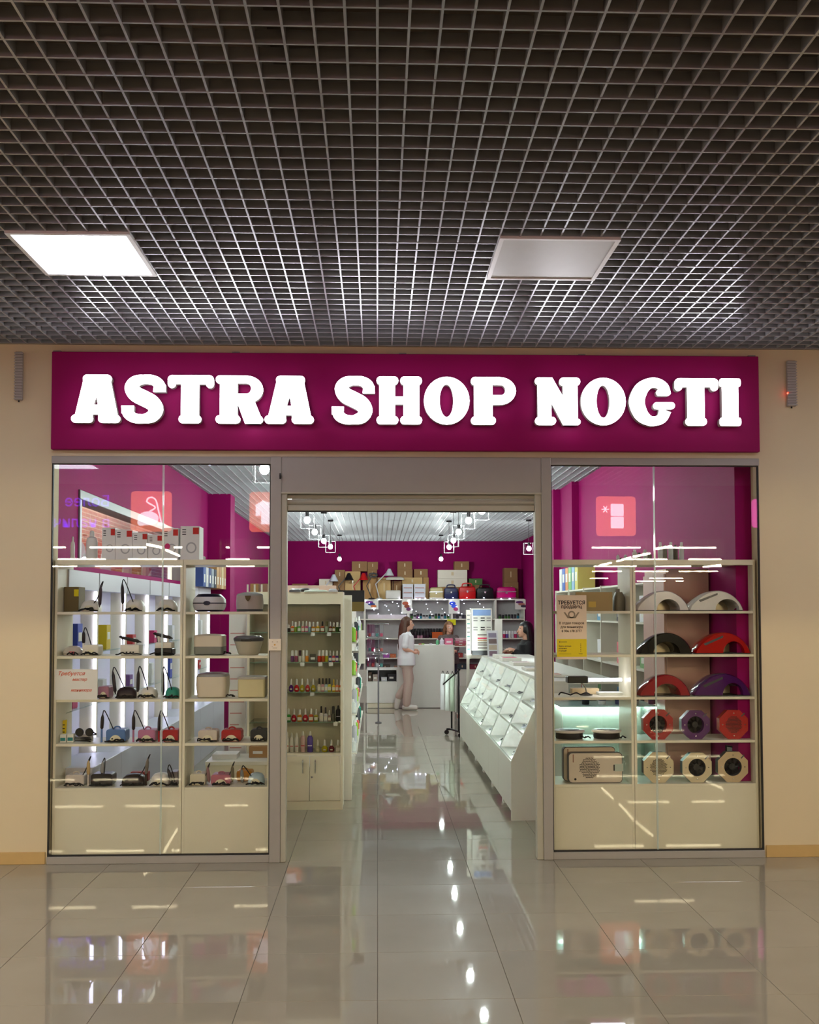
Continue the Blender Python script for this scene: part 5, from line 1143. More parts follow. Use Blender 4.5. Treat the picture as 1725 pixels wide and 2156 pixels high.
for k, (x0, x1, hpx, rgb, cn, r_) in enumerate(((840, 853, 9, (160, 110, 190), 'lilac', 2), (822, 834, 8, (206, 110, 70), 'orange', 2), (807, 820, 9, (180, 90, 190), 'purple', 2), (960, 975, 10, (170, 60, 60), 'red', 2), (1000, 1012, 9, (120, 120, 130), 'grey', 2), (1064, 1085, 12, (130, 46, 40), 'brick red', 2), (1086, 1097, 12, (140, 50, 44), 'rust red', 2), (800, 822, 10, (90, 76, 66), 'brown', 3), (830, 850, 8, (170, 130, 110), 'beige', 3), (962, 985, 12, (46, 56, 66), 'slate', 3), (990, 1012, 11, (120, 30, 50), 'wine red', 3))):
    bbox('shelf_carton', '%s carton on the %s back shelf' % (cn, ['upper', 'middle', 'third', 'fourth'][r_]), x0, x1, 1385-hpx if r_ == 2 else 1410-hpx, 1385 if r_ == 2 else 1410, BY+.05, .2, coloured(rgb, .5, 0), z=BLV[r_]+.001)
# stock on top
def stack(col, y, dep): 
    z = ZT+.001
    for (px0, px1, py0, py1, m, nm, lab) in col:
        t, w, h = bbox(nm, lab, px0, px1, py0, py1, y, dep, m, z=z); z += h+.001
stack([(764, 794, 1218, 1260, CARD, 'cardboard_box', 'tall cardboard box behind the white desk lamp, bottom of its stack'), (774, 794, 1199, 1218, CARD3, 'cardboard_box', 'cardboard box in the middle of the stack behind the red lamp'), (774, 796, 1183, 1199, CARD3, 'cardboard_box', 'topmost cardboard box above the red lamp, right beside its twin')], BY+.27, .28)
stack([(795, 823, 1216, 1260, CARD2, 'cardboard_box', 'pale cardboard box behind the white lamp arm')], BY+.24, .3)
stack([(727, 759, 1203, 1260, CARD2, 'cardboard_box', 'tall pale cardboard box behind the black desk lamp'), (741, 773, 1182, 1203, CARD3, 'cardboard_box', 'topmost cardboard box above the black desk lamp')], BY+.26, .3)
stack([(702, 726, 1220, 1260, CARD3, 'cardboard_box', 'brown cardboard box low behind the first desk lamp'), (705, 726, 1200, 1220, CARD3, 'cardboard_box', 'small brown cardboard box upon the low one behind the first desk lamp')], BY+.26, .3)
stack([(825, 846, 1223, 1260, CARD3, 'cardboard_box', 'narrow brown cardboard box beside the printed white boxes')], BY+.26, .3)
stack([(848, 890, 1232, 1260, CARD, 'cardboard_box', 'cardboard box hidden behind the printed white boxes'), (847, 890, 1216, 1232, CARD2, 'cardboard_box', 'orange cardboard box just above the printed white boxes'), (837, 869, 1199, 1216, CARD3, 'cardboard_box', 'cardboard box under the topmost one behind the printed white boxes'), (837, 868, 1182, 1199, CARD3, 'cardboard_box', 'topmost cardboard box above the printed white boxes')], BY+.26, .3)
stack([(891, 903, 1216, 1260, CARD, 'cardboard_box', 'narrow upright cardboard box beside the gold case'), (872, 901, 1198, 1216, CARD3, 'cardboard_box', 'cardboard box beside the stack over the printed white boxes')], BY+.28, .28)
WB = mat('white_carton', (232, 222, 206), .6, vary=.03)
stack([(922, 984, 1236, 1260, CARD, 'cardboard_box', 'cardboard box hidden behind the navy and red cases'), (922, 984, 1218, 1236, WB, 'white_carton_box', 'lower white carton behind the navy and red cases'), (922, 984, 1200, 1218, WB, 'white_carton_box', 'upper white carton behind the navy and red cases'), (957, 988, 1182, 1200, CARD3, 'cardboard_box', 'small cardboard box on top of the white cartons')], BY+.26, .3)
stack([(989, 1015, 1232, 1260, CARD3, 'cardboard_box', 'cardboard box hidden behind the black case'), (988, 1016, 1218, 1232, coloured((70, 110, 50), .5, 0), 'gift_box', 'green gift box with a red ribbon behind the black case')], BY+.26, .3)
stack([(1062, 1092, 1226, 1260, CARD3, 'cardboard_box', 'cardboard box behind the pink case in the recessed corner'), (1062, 1090, 1196, 1226, CARD3, 'cardboard_box', 'big taped cardboard box on top of the pile in the recessed corner')], BY+.25, .3)
stack([(615, 647, 1229, 1260, CARD3, 'cardboard_box', 'cardboard box on the back shelves far behind the bottle cabinet')], BY+.2, .3)
stack([(672, 700, 1237, 1260, CARD, 'cardboard_box', 'cardboard box below the white carton by the first desk lamp'), (672, 700, 1219, 1237, WB, 'white_carton_box', 'white carton behind the first white desk lamp')], BY+.2, .3)
for c_, (xa, xb) in enumerate(((848, 870), (872, 896))):
    z = ZT+.001
    for r_ in range(3):
        t, w, h = bbox('printed_box', 'white printed box, %s of the stack %s' % (['bottom', 'middle', 'top'][r_], ['beside the narrow brown box', 'beside the gold case'][c_]), xa, xb, 1260-10.2*(r_+1), 1260-10.2*r_, BY+.02, .2, coloured((216, 216, 226), .5, 0), z=z, tape=False); z += h+.001
        MB().box(-w*.4, w*.4, -.002, .001, h*.12, h*.26).build('printed_line', coloured((170, 110, 90), .5, 0), t)
def case(px0, px1, py0, rgb, lab, trim=None, handle=True):
    a, b = P(px0, 1260, BY+.02), P(px1, py0, BY+.02); w, h = b.x-a.x, b.z-ZT; t = thing('beauty_case', lab, 'case', ((a.x+b.x)/2, BY+.02, ZT+.001)); m = coloured(rgb, .3)
    hb = h*(.8 if handle else .97)
    loft([(w*.48, .1, 0, .02), (w*.5, .105, hb*.1, .025), (w*.5, .105, hb*.6, .025)], oy=.11).build('lower_case', m, t, True); loft([(w*.5, .105, hb*.62, .025), (w*.47, .1, hb*.9, .03), (w*.36, .07, hb, .03)], oy=.11).build('lid', m, t, True)
    if handle: MB().tube(bez([(-w*.3, .1, hb*.9), (-w*.26, .1, h*.95), (0, .1, h), (w*.26, .1, h*.95), (w*.3, .1, hb*.9)], 5), .014, 6).build('handle', m, t, True)
    if trim:
        for z in (hb*.06, hb*.6): MB().box(-w*.51, w*.51, -.004, .0, z-.012, z+.012).build('metal_trim', trim, t)
        MB().box(-w*.06, w*.06, -.008, 0, hb*.42, hb*.54).build('latch', trim, t)
    else: MB().box(-w*.05, w*.05, -.006, .004, hb*.5, hb*.66).build('latch', CHROME, t)
case(905, 933, 1236, (206, 190, 140), 'gold cream case with a glittering front', CHROME, False)
case(936, 965, 1231, (34, 40, 84), 'navy blue beauty case with a loop handle')
case(967, 1002, 1228, (206, 18, 22), 'bright red beauty case with a loop handle')
case(1004, 1040, 1231, (22, 24, 28), 'black beauty case with a loop handle')
case(1047, 1087, 1235, (226, 10, 130), 'hot pink case with silver metal edges', CHROME, False)
def desk_lamp(px, py, bxp, rgb, lab, y=BY+.1, ring=False):
    hd = P(px, py, y); ft = P(bxp, 1260, y); t = thing('desk_lamp', lab, 'desk lamp', (ft.x, y, ZT+.001)); m = coloured(rgb, .3); H = Vector((hd.x-ft.x, 0, hd.z-ZT))
    MB().lathe([(.07, 0), (.07, .015), (.02, .03)], n=14).build('foot', m, t, True)
    el = Vector((H.x*.15-.12*(1 if H.x > 0 else -1), 0, H.z*.55))
    MB().cyl((0, 0, .02), el, .011, n=6).build('lower_arm', m, t); MB().cyl(el, H+Vector((0, 0, .04)), .011, n=6).build('upper_arm', m, t)
    if ring: MB().tube([(H.x+.09*math.cos(k*.4), 0, H.z+.04*math.sin(k*.4)) for k in range(16)], .02, 6, True).build('ring_head', m, t, True)
    else: MB().lathe([(.11, -.09), (.1, -.07), (.055, .02), (.03, .07)], (H.x, 0, H.z), 14).build('lamp_shade', m, t, True)
desk_lamp(703, 1216, 694, (206, 210, 222), 'white desk lamp, first in the row on the back shelves')
desk_lamp(735, 1213, 722, (28, 26, 30), 'black desk lamp with a cone shade on the back shelves')
desk_lamp(766, 1213, 754, (196, 30, 34), 'red desk lamp with a cone shade on the back shelves', BY+.12)
desk_lamp(786, 1211, 783, (34, 32, 36), 'black ring lamp on the back shelves', BY+.0, True)
desk_lamp(820, 1204, 799, (214, 216, 224), 'white desk lamp with a long bent arm on the back shelves', BY+.14)
a, b = P(812, 1260, BY+.05), P(844, 1243, BY+.05); w = b.x-a.x
t = thing('table_lamp', 'white box-footed lamp with a flat head on the back shelves', 'lamp', ((a.x+b.x)/2, BY+.0, ZT+.001)); h = b.z-ZT
MB().box(-w/2, w/2, 0, .08, 0, h, .03, 3).build('foot', coloured((222, 218, 210), .35), t, True); hz = P(835, 1220, BY+.05).z-ZT
MB().cyl((0, .04, h*.9), (.0, .04, hz), .01, n=6).build('stem', BLACK, t); loft([(w*.62, .07, hz-.01, .03), (w*.6, .07, hz+.03, .03), (w*.4, .04, hz+.06, .03)], oy=.04, ox=.04).build('flat_head', coloured((196, 190, 176), .4), t, True)
# posters and string lights on the shelf front
for k, (x0, x1, y1, cs, lab) in enumerate(((768, 797, 1283, ((120, 50, 130), (40, 60, 130), (206, 110, 50)), 'small poster with violet and orange nails on the back shelf edge'), (846, 868, 1292, ((190, 90, 60), (150, 70, 50), (120, 60, 110)), 'small poster with brown hands on the back shelf edge'), (945, 968, 1292, ((40, 70, 200), (60, 90, 220), (180, 60, 110)), 'small poster with a blue hand on the back shelf edge'), (1085, 1112, 1283, ((100, 40, 110), (190, 120, 110), (60, 50, 70)), 'small poster with purple and flesh tones in the recessed corner'))):
    a, b = P(x0, y1, BY-.01), P(x1, 1262, BY-.01); t = thing('small_poster', lab, 'poster', ((a.x+b.x)/2, BY-.004, a.z)); w, h = b.x-a.x, b.z-a.z
    MB().box(-w/2, w/2, -.004, 0, 0, h).build('sheet', PAPER, t)
    for j, c_ in enumerate(cs): MB().prism(ell((-.15+.15*j)*w, h*(.72-.2*j), w*(.3-.04*j), h*.13, 14), -.0065-.001*j, -.003).build('printed_shape', coloured(c_, .5, 0), t)
t = thing('string_lights', 'string of tiny cool white fairy lights hung across the back shelves', 'fairy lights', (0, BY-.03, 0)); fl = MB(); q = random.Random(21); wires = MB()
for s in range(9):
    pts = []
    for k in range(5):
        v = P(772+s*29+k*6+q.uniform(-4, 4), 1264+k*8+q.uniform(-4, 4), BY-.03); pts.append((v.x, q.uniform(-.01, .01), v.z)); fl.sphere(pts[-1], .008, 1.4, 1, .8, 6, 4)
    wires.tube(pts, .0015, 3)
for k in range(9):
    v = P(840+k*30+q.uniform(-8, 8), 1260+q.uniform(-2, 2), BY-.03); fl.sphere((v.x, 0, v.z), .009, 1.6, 1, .8, 6, 4)
tag(fl.build('fairy_bulbs', emis('fairy_bulb', (220, 226, 255), 9), t), kind='stuff'); tag(wires.build('fairy_wires', WIRE, t), kind='stuff')

# --- service counter, low shelf case
SCY = 17.22; zc1 = P(900, 1358, SCY).z; sx0, sx1 = P(838, 1400, SCY).x, P(955, 1400, SCY).x
t = thing('service_counter', 'tall plain white service counter where the person in the white shirt stands', 'counter', ((sx0+sx1)/2, SCY, 0)); h = (sx1-sx0)/2
MB().box(-h, h, 0, .02, .01, zc1-.02, .002).build('front_panel', LW, t); MB().box(-h, h, 0, .5, zc1-.02, zc1, .003).build('counter_top', LW, t)
for s in (-1, 1): MB().box(s*(h-.01)-.01, s*(h-.01)+.01, .02, .5, 0, zc1-.02).build('side_panel', LW, t)
lx0 = P(772, 1450, SCY).x
t = thing('low_shelf_case', 'low white case with an open shelf of cartons beside the service counter', 'counter', ((lx0+sx0)/2, SCY, 0)); h = (sx0-lx0)/2-.003; z1, z2, z3 = P(800, 1408, SCY).z, P(800, 1437, SCY).z, P(800, 1480, SCY).z
MB().box(-h, h, 0, .45, z1-.025, z1, .002).build('top_board', LW, t); MB().box(-h, h, .005, .025, z3, z2).build('front_panel', LW, t); MB().box(-h, h, .0, .45, z2, z2+.015).build('shelf', LW, t)
MB().box(-h, h, .43, .45, z2+.015, z1-.025).build('back_panel', DKGREY, t); MB().box(-h, h, .03, .05, 0.006, z3).build('plinth', CREAM, t)
for s in (-1, 1): MB().box(s*(h-.01)-.01, s*(h-.01)+.01, .026, .429, 0.0, z2).build('side_panel', LW, t); MB().box(s*(h-.01)-.01, s*(h-.01)+.01, .0, .429, z2+.015, z1-.025).build('upper_side_panel', LW, t)
for k, (x0, x1, hh, rgb, cn) in enumerate(((775, 783, .16, (96, 76, 66), 'brown'), (785, 797, .12, (176, 160, 150), 'grey'), (803, 815, .07, (206, 206, 210), 'white'), (817, 834, .13, (50, 46, 50), 'black'))):
    a = P(x0, 1430, SCY); b = P(x1, 1430, SCY); carton_on('stock_carton', '%s carton on the shelf of the low white case' % cn, (a.x+b.x)/2, SCY+.08, z2+.016, b.x-a.x, .2, hh, coloured(rgb, .6, 0))
def on_counter(nm, lab, px0, px1, hpx, rgb, cat='box', y=SCY+.15):
    a, b = P(px0, 1357, y), P(px1, 1357, y); o = thing(nm, lab, cat, ((a.x+b.x)/2, y, zc1+.001)); w = b.x-a.x; hh = hpx/F_PX*y
    if cat == 'bottle': MB().lathe([(w*.45, 0), (w*.5, .01), (w*.5, hh*.65), (w*.2, hh*.8)], n=10).build('body', coloured(rgb), o, True); MB().lathe([(w*.22, hh*.8), (w*.2, hh)], n=8).build('cap', coloured((230, 230, 230)), o, True)
    else: MB().box(-w/2, w/2, 0, .12, 0, hh, .005).build('carton', coloured(rgb, .5, 0), o); MB().box(-w*.3, w*.3, -.001, .001, hh*.3, hh*.6).build('label_patch', coloured((240, 220, 226), .5, 0), o)
on_counter('pump_bottle', 'green pump bottle on the service counter', 918, 925, 12, (110, 190, 140), 'bottle'); on_counter('pump_bottle', 'white pump bottle on the service counter', 926, 935, 14, (220, 214, 226), 'bottle')
on_counter('pink_box', 'pink box on the service counter before the person behind it', 937, 954, 13, (226, 116, 150))
for k, (px, c_, cn) in enumerate(((882, (206, 90, 60), 'red'), (888, (150, 210, 60), 'lime'), (905, (220, 220, 230), 'white'))): on_counter('nail_file', '%s little pack lying on the service counter' % cn, px, px+6, 2, c_, 'packet', SCY+.1)
# pink trays on a side shelf behind
t = thing('side_shelf', 'narrow white side shelf carrying pink trays beside the service counter', 'shelf', (P(970, 1360, SCY+.4).x, SCY+.4, 0)); zs_ = P(970, 1360, SCY+.4).z
MB().box(-.14, .16, 0, .3, zs_-.02, zs_).build('board', WHITE, t)
for s in (-.12, .14): MB().box(s-.01, s+.01, .02, .28, 0, zs_-.02).build('leg', WHITE, t)
for k in range(3):
    o = thing('pink_tray', 'pink tray, %s of the little pile on the side shelf' % ['bottom', 'middle', 'top'][k], 'tray', (t.location.x+.01*k, SCY+.5, zs_+.001+.045*k)); loft([(.09, .08, 0, .02), (.11, .1, .044, .02)]).build('tray', coloured(((206, 120, 120), (226, 130, 160), (240, 206, 212))[k], .4), o, True); MB().box(-.03, .03, -.1, -.092, .02, .035).build('tray_label', PAPER, o)

# --- spinner stand of hanging packets
SPY = 15.0; sp = P(797, 1522, SPY); t = thing('spinner_stand', 'slim chrome spinner stand hung with clear packets', 'display stand', (sp.x, SPY, 0)); tz = P(797, 1312, SPY).z
MB().cyl((0, 0, .01), (0, 0, tz), .012, n=10).build('pole', mat('brushed_steel', (150, 150, 154), .3, .8), t); MB().lathe([(.05, 0), (.05, .01), (.015, .02)], n=14).build('foot', DKGREY, t, True)
q = random.Random(8)
for r_, py in enumerate((1314, 1345, 1377)):
    z = P(790, py, SPY).z; R_ = .16
    MB().tube([(R_*math.cos(k*math.pi/8), R_*math.sin(k*math.pi/8), z) for k in range(16)], .006, 5, True).build('ring', CHROME, t); MB().cyl((-R_, 0, z), (R_, 0, z), .004, n=5).build('spoke', CHROME, t); MB().cyl((0, -R_, z), (0, R_, z), .004, n=5).build('spoke', CHROME, t)
    for k in range(9):
        a_ = math.radians(95+k*24); c_, cn = [((206, 90, 80), 'red'), ((206, 206, 212), 'clear'), ((60, 150, 140), 'teal'), ((216, 70, 110), 'pink'), ((150, 140, 130), 'grey')][(k+r_*2) % 5]
        o = thing('hanging_packet', '%s packet on the %s ring of the spinner stand' % (cn, ['top', 'middle', 'lowest'][r_]), 'packet', (sp.x+R_*math.cos(a_), SPY+R_*math.sin(a_), z-.19), '%s packets on the %s spinner ring' % (cn, ['top', 'middle', 'lowest'][r_]), rz=a_+math.pi/2)
        MB().box(-.022, .022, -.007, .007, .004, .055, .006).build('contents', coloured(c_, .4), o); MB().box(-.034, .034, -.0085, .0085, 0, .18, .004).build('clear_bag', glass('clear_film', (.84, .85, .88), .10), o); MB().tube([(0, 0, .175), (0, .0, .185), (0, .006, .19)], .002, 4).build('hook', CHROME, o)
# --- rolling rail with bags
RY = 13.37; rr = P(958, 1548, RY); t = thing('rolling_rail', 'black rolling rail on castors with white bags hung on it', 'garment rail', (rr.x, RY, 0)); hz = P(960, 1405, RY).z
for s, zt1 in ((-.035, P(953, 1440, RY).z), (.04, hz)): MB().cyl((s, -.16 if s > 0 else .1, .07), (s, -.16 if s > 0 else .1, zt1), .012, n=8).build('post', BLACK, t)
MB().tube(bez([(-.1, .16, .075), (-.04, .1, .08), (.04, -.16, .08), (.06, -.2, .075)], 4), .014, 6).build('base_rail', BLACK, t)
MB().cyl((-.15, .1, P(953, 1442, RY).z), (.06, -.16, hz-.02), .01, n=6).build('top_bar', BLACK, t)
for (x_, y_) in ((-.1, .16), (.06, -.2)):
    MB().lathe([(.03, -.012), (.034, 0), (.03, .012)], (x_, y_, .036), 14, 'Y').build('castor', BLACK, t, True)
for k in range(4):
    a = P(930+k*9, 1497, RY-.02+.05*k); o = thing('white_bag', '%s hanging from the rolling rail' % ['thin clear bag', 'white glossy bag', 'pale green bag with a fold', 'grey white bag'][k], 'bag', (a.x+.03, RY-.02+.06*(3-k), a.z), rz=.15*k); hb = P(940, 1420, RY).z-a.z
    loft([(.035, .012, 0, .01), (.04, .022, hb*.3, .015), (.038, .02, hb*.8, .015), (.03, .008, hb, .006)]).build('bag', coloured(((206, 204, 206), (226, 232, 226), (190, 204, 184), (186, 186, 180))[k], .3), o, True); MB().tube(bez([(-.015, 0, hb-.005), (0, 0, hb+.04), (.015, 0, hb-.005)], 4), .004, 5).build('bag_handle', BLACK, o)
# --- sample board and leaflet rack at the counter's far end
SBY = 12.7; a, b = P(993, 1370, SBY), P(1036, 1281, SBY); w = b.x-a.x; h = b.z-a.z; zt2 = CZ1+.026
t = thing('sample_board', 'white sample board with a blue header and rows of brush strokes on the counter', 'display board', ((a.x+b.x)/2, SBY, zt2))
z0 = a.z-zt2; MB().box(-w/2, w/2, 0, .07, z0, z0+h, .003).build('board', LW, t); MB().box(-w*.45, w*.45, .01, .06, 0, z0).build('foot', DKGREY, t)
MB().box(-w*.42, w*.44, -.002, .001, z0+h*.83, z0+h*.97).build('blue_header', coloured((140, 170, 220), .5, 0), t)
rows = [(.76, 0), (.70, 0), (.54, 0), (.48, 0), (.36, 1), (.28, 2), (.23, 3), (.17, 1), (.12, 1), (.05, 1)]
for f, c_ in rows:
    if c_ == 0:
        for u in (-.3, .05, .34): MB().box(w*u-w*.1, w*u+w*.1, -.003, .001, z0+h*f, z0+h*(f+.025)).build('stroke_sample', BLACK if u == .05 else GREY, t)
    else: MB().box(-w*.2, w*.38, -.003, .001, z0+h*f, z0+h*(f+.028)).build('stroke_sample', [None, coloured((130, 116, 110), .5, 0), coloured((236, 40, 90), .5, 0), coloured((206, 170, 130), .5, 0)][c_], t)
a, b = P(983, 1368, SBY+.02), P(992, 1284, SBY+.02); t2 = thing('side_sample_board', 'narrow white board of small sample tips beside the sample board', 'display board', ((a.x+b.x)/2-.004, SBY+.02, zt2)); w2 = b.x-a.x
MB().box(-w2/2, w2/2, 0, .06, 0, b.z-zt2, .002).build('board', WHITE, t2)
for k in range(9): MB().box(-w2*.3, w2*.3, -.002, .001, .07+k*.055, .085+k*.055).build('sample_tip', [GREY, coloured((110, 180, 170), .5, 0)][k % 3 == 0], t2)
a, b = P(1043, 1388, SBY-.1), P(1058, 1303, SBY-.1); t = thing('white_post', 'plain white upright panel behind the leaflet rack on the counter', 'panel', ((a.x+b.x)/2, SBY-.1, zt2)); w = b.x-a.x; MB().box(-w/2, w/2, 0, .05, .02, b.z-zt2, .003).build('panel', LW, t); MB().box(-w*.8, w*.8, -.05, .1, 0, .02).build('foot', LW, t)
lk = SBY-.45; a = P(1036, 1385, lk); t = thing('leaflet_rack', 'stepped clear rack of small picture leaflets on the counter', 'leaflet rack', (a.x+.02, lk, zt2))
for k in range(4):
    zk = .075*k; MB().prism([(0+.03*k, zk), (.03+.03*k, zk), (.05+.03*k, zk+.1), (.045+.03*k, zk+.1)], -.07, .07, 'X').build('pocket', coloured((206, 206, 210), .2), t); MB().prism([(.03*k+.45*u-e, zk+u) for u, e in ((.012, .003), (.07, .003), (.07, -.001), (.012, -.001))], -.05, .05, 'X').build('leaflet', coloured(((120, 96, 110), (176, 160, 140), (110, 90, 90), (130, 120, 140))[k], .5, 0), t)
# white desk frame beyond the counter
a = P(986, 1440, 13.6); t = thing('white_desk_frame', 'white square-tube desk frame beyond the lit counter', 'desk', (a.x, 13.6, 0)); zt3 = P(990, 1379, 13.6).z
MB().box(-.02, .02, 0, .04, 0, zt3).build('leg', WHITE, t); MB().box(.02, .22, 0, .04, zt3-.05, zt3).build('rail', WHITE, t); MB().box(.2, .24, .0, .04, 0, zt3-.05).build('leg', WHITE, t); MB().box(-.02, .24, .04, .4, zt3-.04, zt3).build('desk_top', WHITE, t)
a, b = P(942, 1316, BY-.02), P(960, 1304, BY-.02); t = thing('yellow_shelf_card', 'small bright yellow card hung from the upper back shelf', 'card', ((a.x+b.x)/2, BY-.012, a.z)); MB().box(-(b.x-a.x)/2, (b.x-a.x)/2, -.004, 0, 0, b.z-a.z).build('card', coloured((236, 226, 10), .5, 0), t); MB().box(-.05, .05, -.006, -.003, .04, .05).build('printed_line', BLACK, t)

# ================================================================== people
def solid(mb, name, m, parent, voxel, smooth=2):
    """weld overlapping shapes into one continuous surface"""
    me = mb.mesh(name+'_src', None); o = bpy.data.objects.new(name+'_src', me); COL.objects.link(o)
    r = o.modifiers.new('r', 'REMESH'); r.mode = 'VOXEL'; r.voxel_size = voxel; r.adaptivity = .0
    s = o.modifiers.new('s', 'SMOOTH'); s.factor = .5; s.iterations = smooth*2
    dg = bpy.context.evaluated_depsgraph_get(); dg.update()
    out = bpy.data.meshes.new_from_object(o.evaluated_get(dg)); out.name = name
    bpy.data.objects.remove(o); bpy.data.meshes.remove(me)
    out.materials.clear(); out.materials.append(m); out.polygons.foreach_set('use_smooth', [True]*len(out.polygons))
    return link(name, out, parent)
def limb(mb, pts, rad, n=12, k=5):
    P_ = bez(pts, k); N = len(rad)-1; rr = []
    for i in range(len(P_)):
        f = i/(len(P_)-1)*N; j = min(int(f), N-1); rr.append(rad[j]+(rad[j+1]-rad[j])*(f-j))
    mb.tube(P_, rr, n); mb.sphere(P_[0], rr[0], u=10, v=7); mb.sphere(P_[-1], rr[-1], u=10, v=7)
def hand(mb, wrist, fwd, side, up):
    wrist, fwd, side, up = (Vector(v) for v in (wrist, fwd, side, up)); fwd.normalize(); side.normalize(); up.normalize()
    mb.tube([wrist, wrist+fwd*.04, wrist+fwd*.08], [.024, .032, .028], 10)
    for k, L in enumerate((.058, .07, .066, .05)):
        b = wrist+fwd*.075+side*(-.026+.0175*k); mb.tube([b-fwd*.01, b+fwd*L*.5, b+fwd*L*.85-up*L*.35, b+fwd*L*.8-up*L*.7], [.009, .0088, .008, .007], 6)
    b = wrist+fwd*.025-side*.024; mb.tube([b, b+fwd*.025-side*.022, b+fwd*.055-side*.026-up*.012], [.011, .0105, .008], 6)
SKIN = mat('skin', (222, 172, 146), .55, vary=.04)
def person(loc, rz, s, label, arms, legs, top, bottom, hair, hairlen, sleeve, extras=None):
    t = thing('person', label, 'person', loc, rz=rz); t.scale = (s, s, s)
    b = MB()
    TOR = [(.115, .15, .80, .1), (.10, .135, .95, .09), (.105, .14, 1.1, .09), (.11, .16, 1.22, .1), (.09, .165, 1.30, .08), (.055, .10, 1.345, .05)]
    loft(TOR, 5, b)
    limb(b, [(-.01, 0, 1.30), (.0, 0, 1.36), (.018, 0, 1.43)], [.065, .05, .05])
    b.sphere((.02, 0, 1.505), .1, .95, .76, 1.0); b.sphere((.055, 0, 1.455), .062, .95, .85, 1.0); b.sphere((.085, 0, 1.415), .026, 1, 1.1, .8)
    b.tube([(.105, 0, 1.515), (.118, 0, 1.49), (.134, 0, 1.468), (.112, 0, 1.46)], [.009, .012, .014, .008], 6)
    b.sphere((.108, 0, 1.438), .016, .8, 1.5, .7)
    for sd in (-1, 1): b.sphere((.005, sd*.077, 1.485), .022, .7, .4, 1.2, 8, 6)
    for sd, L in zip((-1, 1), legs):
        (hip, kn, an, toe) = L
        limb(b, [hip, ((Vector(hip)+Vector(kn))/2)[:], kn, ((Vector(kn)*.6+Vector(an)*.4)+Vector((-.012, 0, 0)))[:], an], [.088, .074, .056, .052, .036])
        limb(b, [an, ((Vector(an)+Vector(toe))/2)[:], toe], [.036, .036, .026])
    for sd, A in zip((-1, 1), arms):
        sh, el, wr, fwd = A
        limb(b, [sh, ((Vector(sh)+Vector(el))/2)[:], el, ((Vector(el)+Vector(wr))/2)[:], wr], [.052, .045, .036, .034, .024])
        hand(b, wr, fwd, (0, -sd, .3), (0, 0, 1))
    solid(b, 'body', SKIN, t, .0065)
    # shirt
    c = MB(); loft([(a+.028, h+.02, z, r+.02) for a, h, z, r in TOR[:-1]], 5, c); loft([(.1, .175, 1.29, .08), (.082, .13, 1.335, .07), (.066, .085, 1.362, .06)], 5, c); loft([(.155, .205, .775, .12), (.15, .2, .9, .12), (.128, .165, 1.04, .1)], 5, c)
    if extras == 'long': loft([(.16, .21, .66, .12), (.155, .205, .8, .12)], 5, c)
    for sd, A in zip((-1, 1), arms):
        sh, el, wr, fwd = A; sh, el, wr = Vector(sh), Vector(el), Vector(wr)
        if sleeve == 'short': limb(c, [sh[:], (sh.lerp(el, .4))[:], (sh.lerp(el, .78))[:]], [.06, .06, .062])
        else: limb(c, [sh[:], (sh.lerp(el, .5))[:], el[:], (el.lerp(wr, .5))[:], (el.lerp(wr, .86))[:]], [.064, .056, .048, .045, .036])
    solid(c, 'shirt', top, t, .009)
    # trousers
    c = MB(); loft([(.12, .165, .74, .1), (.13, .17, .82, .11), (.12, .16, .92, .1)], 5, c)
    for L in legs:
        hip, kn, an, toe = (Vector(v) for v in L)
        limb(c, [hip[:], ((hip+kn)/2)[:], kn[:], (kn.lerp(an, .5))[:], (kn.lerp(an, .93))[:]], [.096, .09, .08, .076, .07])
    solid(c, 'trousers', bottom, t, .009)
    for L in legs:
        an, toe = Vector(L[2]), Vector(L[3]); c = MB(); d = (toe-an); d2 = Vector((d.x, 0, d.z)).normalized()
        heel = an-Vector((0, 0, .045))-(Vector((.03, 0, 0)) if abs(d.x) > .08 else Vector((0, 0, -.03)))
        heel.z = max(heel.z, .054); toe = Vector((toe.x, toe.y, max(toe.z, .048)))
        c.tube([heel, heel.lerp(toe, .4), toe+d2*.01], [.05, .052, .042], 10); c.sphere(heel, .05, u=8, v=6); c.sphere(toe+d2*.012, .042, u=8, v=6)
        solid(c, 'shoe', mat('white_shoe', (226, 220, 210), .5), t, .008)
    # hair, eyes, mouth, brows
    c = MB(); c.sphere((.005, 0, 1.525), .108, 1.0, .86, .98)
    for k in range(9):
        a = math.radians(90+22.5*k); x, y = math.cos(a)*.085, math.sin(a)*.082
        ln = hairlen if k not in (0, 8) else hairlen*.85
        c.tube(bez([(x*.6, y*.8, 1.56), (x-.012, y, 1.46), (x*1.0-.03, y*1.0, 1.40-ln*.25), (x*.8-.055, y*.85, 1.44-ln*.75), (x*.7-.06, y*.7, 1.46-ln)], 4), [.03]*9+[.028]*5+[.022]*2+[.014], 8)
    h = solid(c, 'hair', hair, t, .009)
    # trim the hair off the face
    bm = bmesh.new(); bm.from_mesh(h.data); bmesh.ops.delete(bm, geom=[v for v in bm.verts if v.co.x > .062 and v.co.z < 1.555 and abs(v.co.y) < .075], context='VERTS'); bm.to_mesh(h.data); bm.free()
    for sd in (-1, 1):
        MB().sphere((.098, sd*.032, 1.502), .0125, u=10, v=8).build('eye', coloured((236, 232, 228), .2), t, True); MB().sphere((.109, sd*.032, 1.502), .0055, u=8, v=6).build('pupil', BLACK, t, True)
        MB().tube([(.101, sd*.016, 1.526), (.104, sd*.032, 1.531), (.09, sd*.052, 1.525)], .004, 5).build('eyebrow', hair, t)
    MB().tube([(.109, -.022, 1.438), (.121, 0, 1.439), (.109, .022, 1.438)], .005, 5).build('mouth', coloured((186, 96, 92), .4), t, True)
    return t
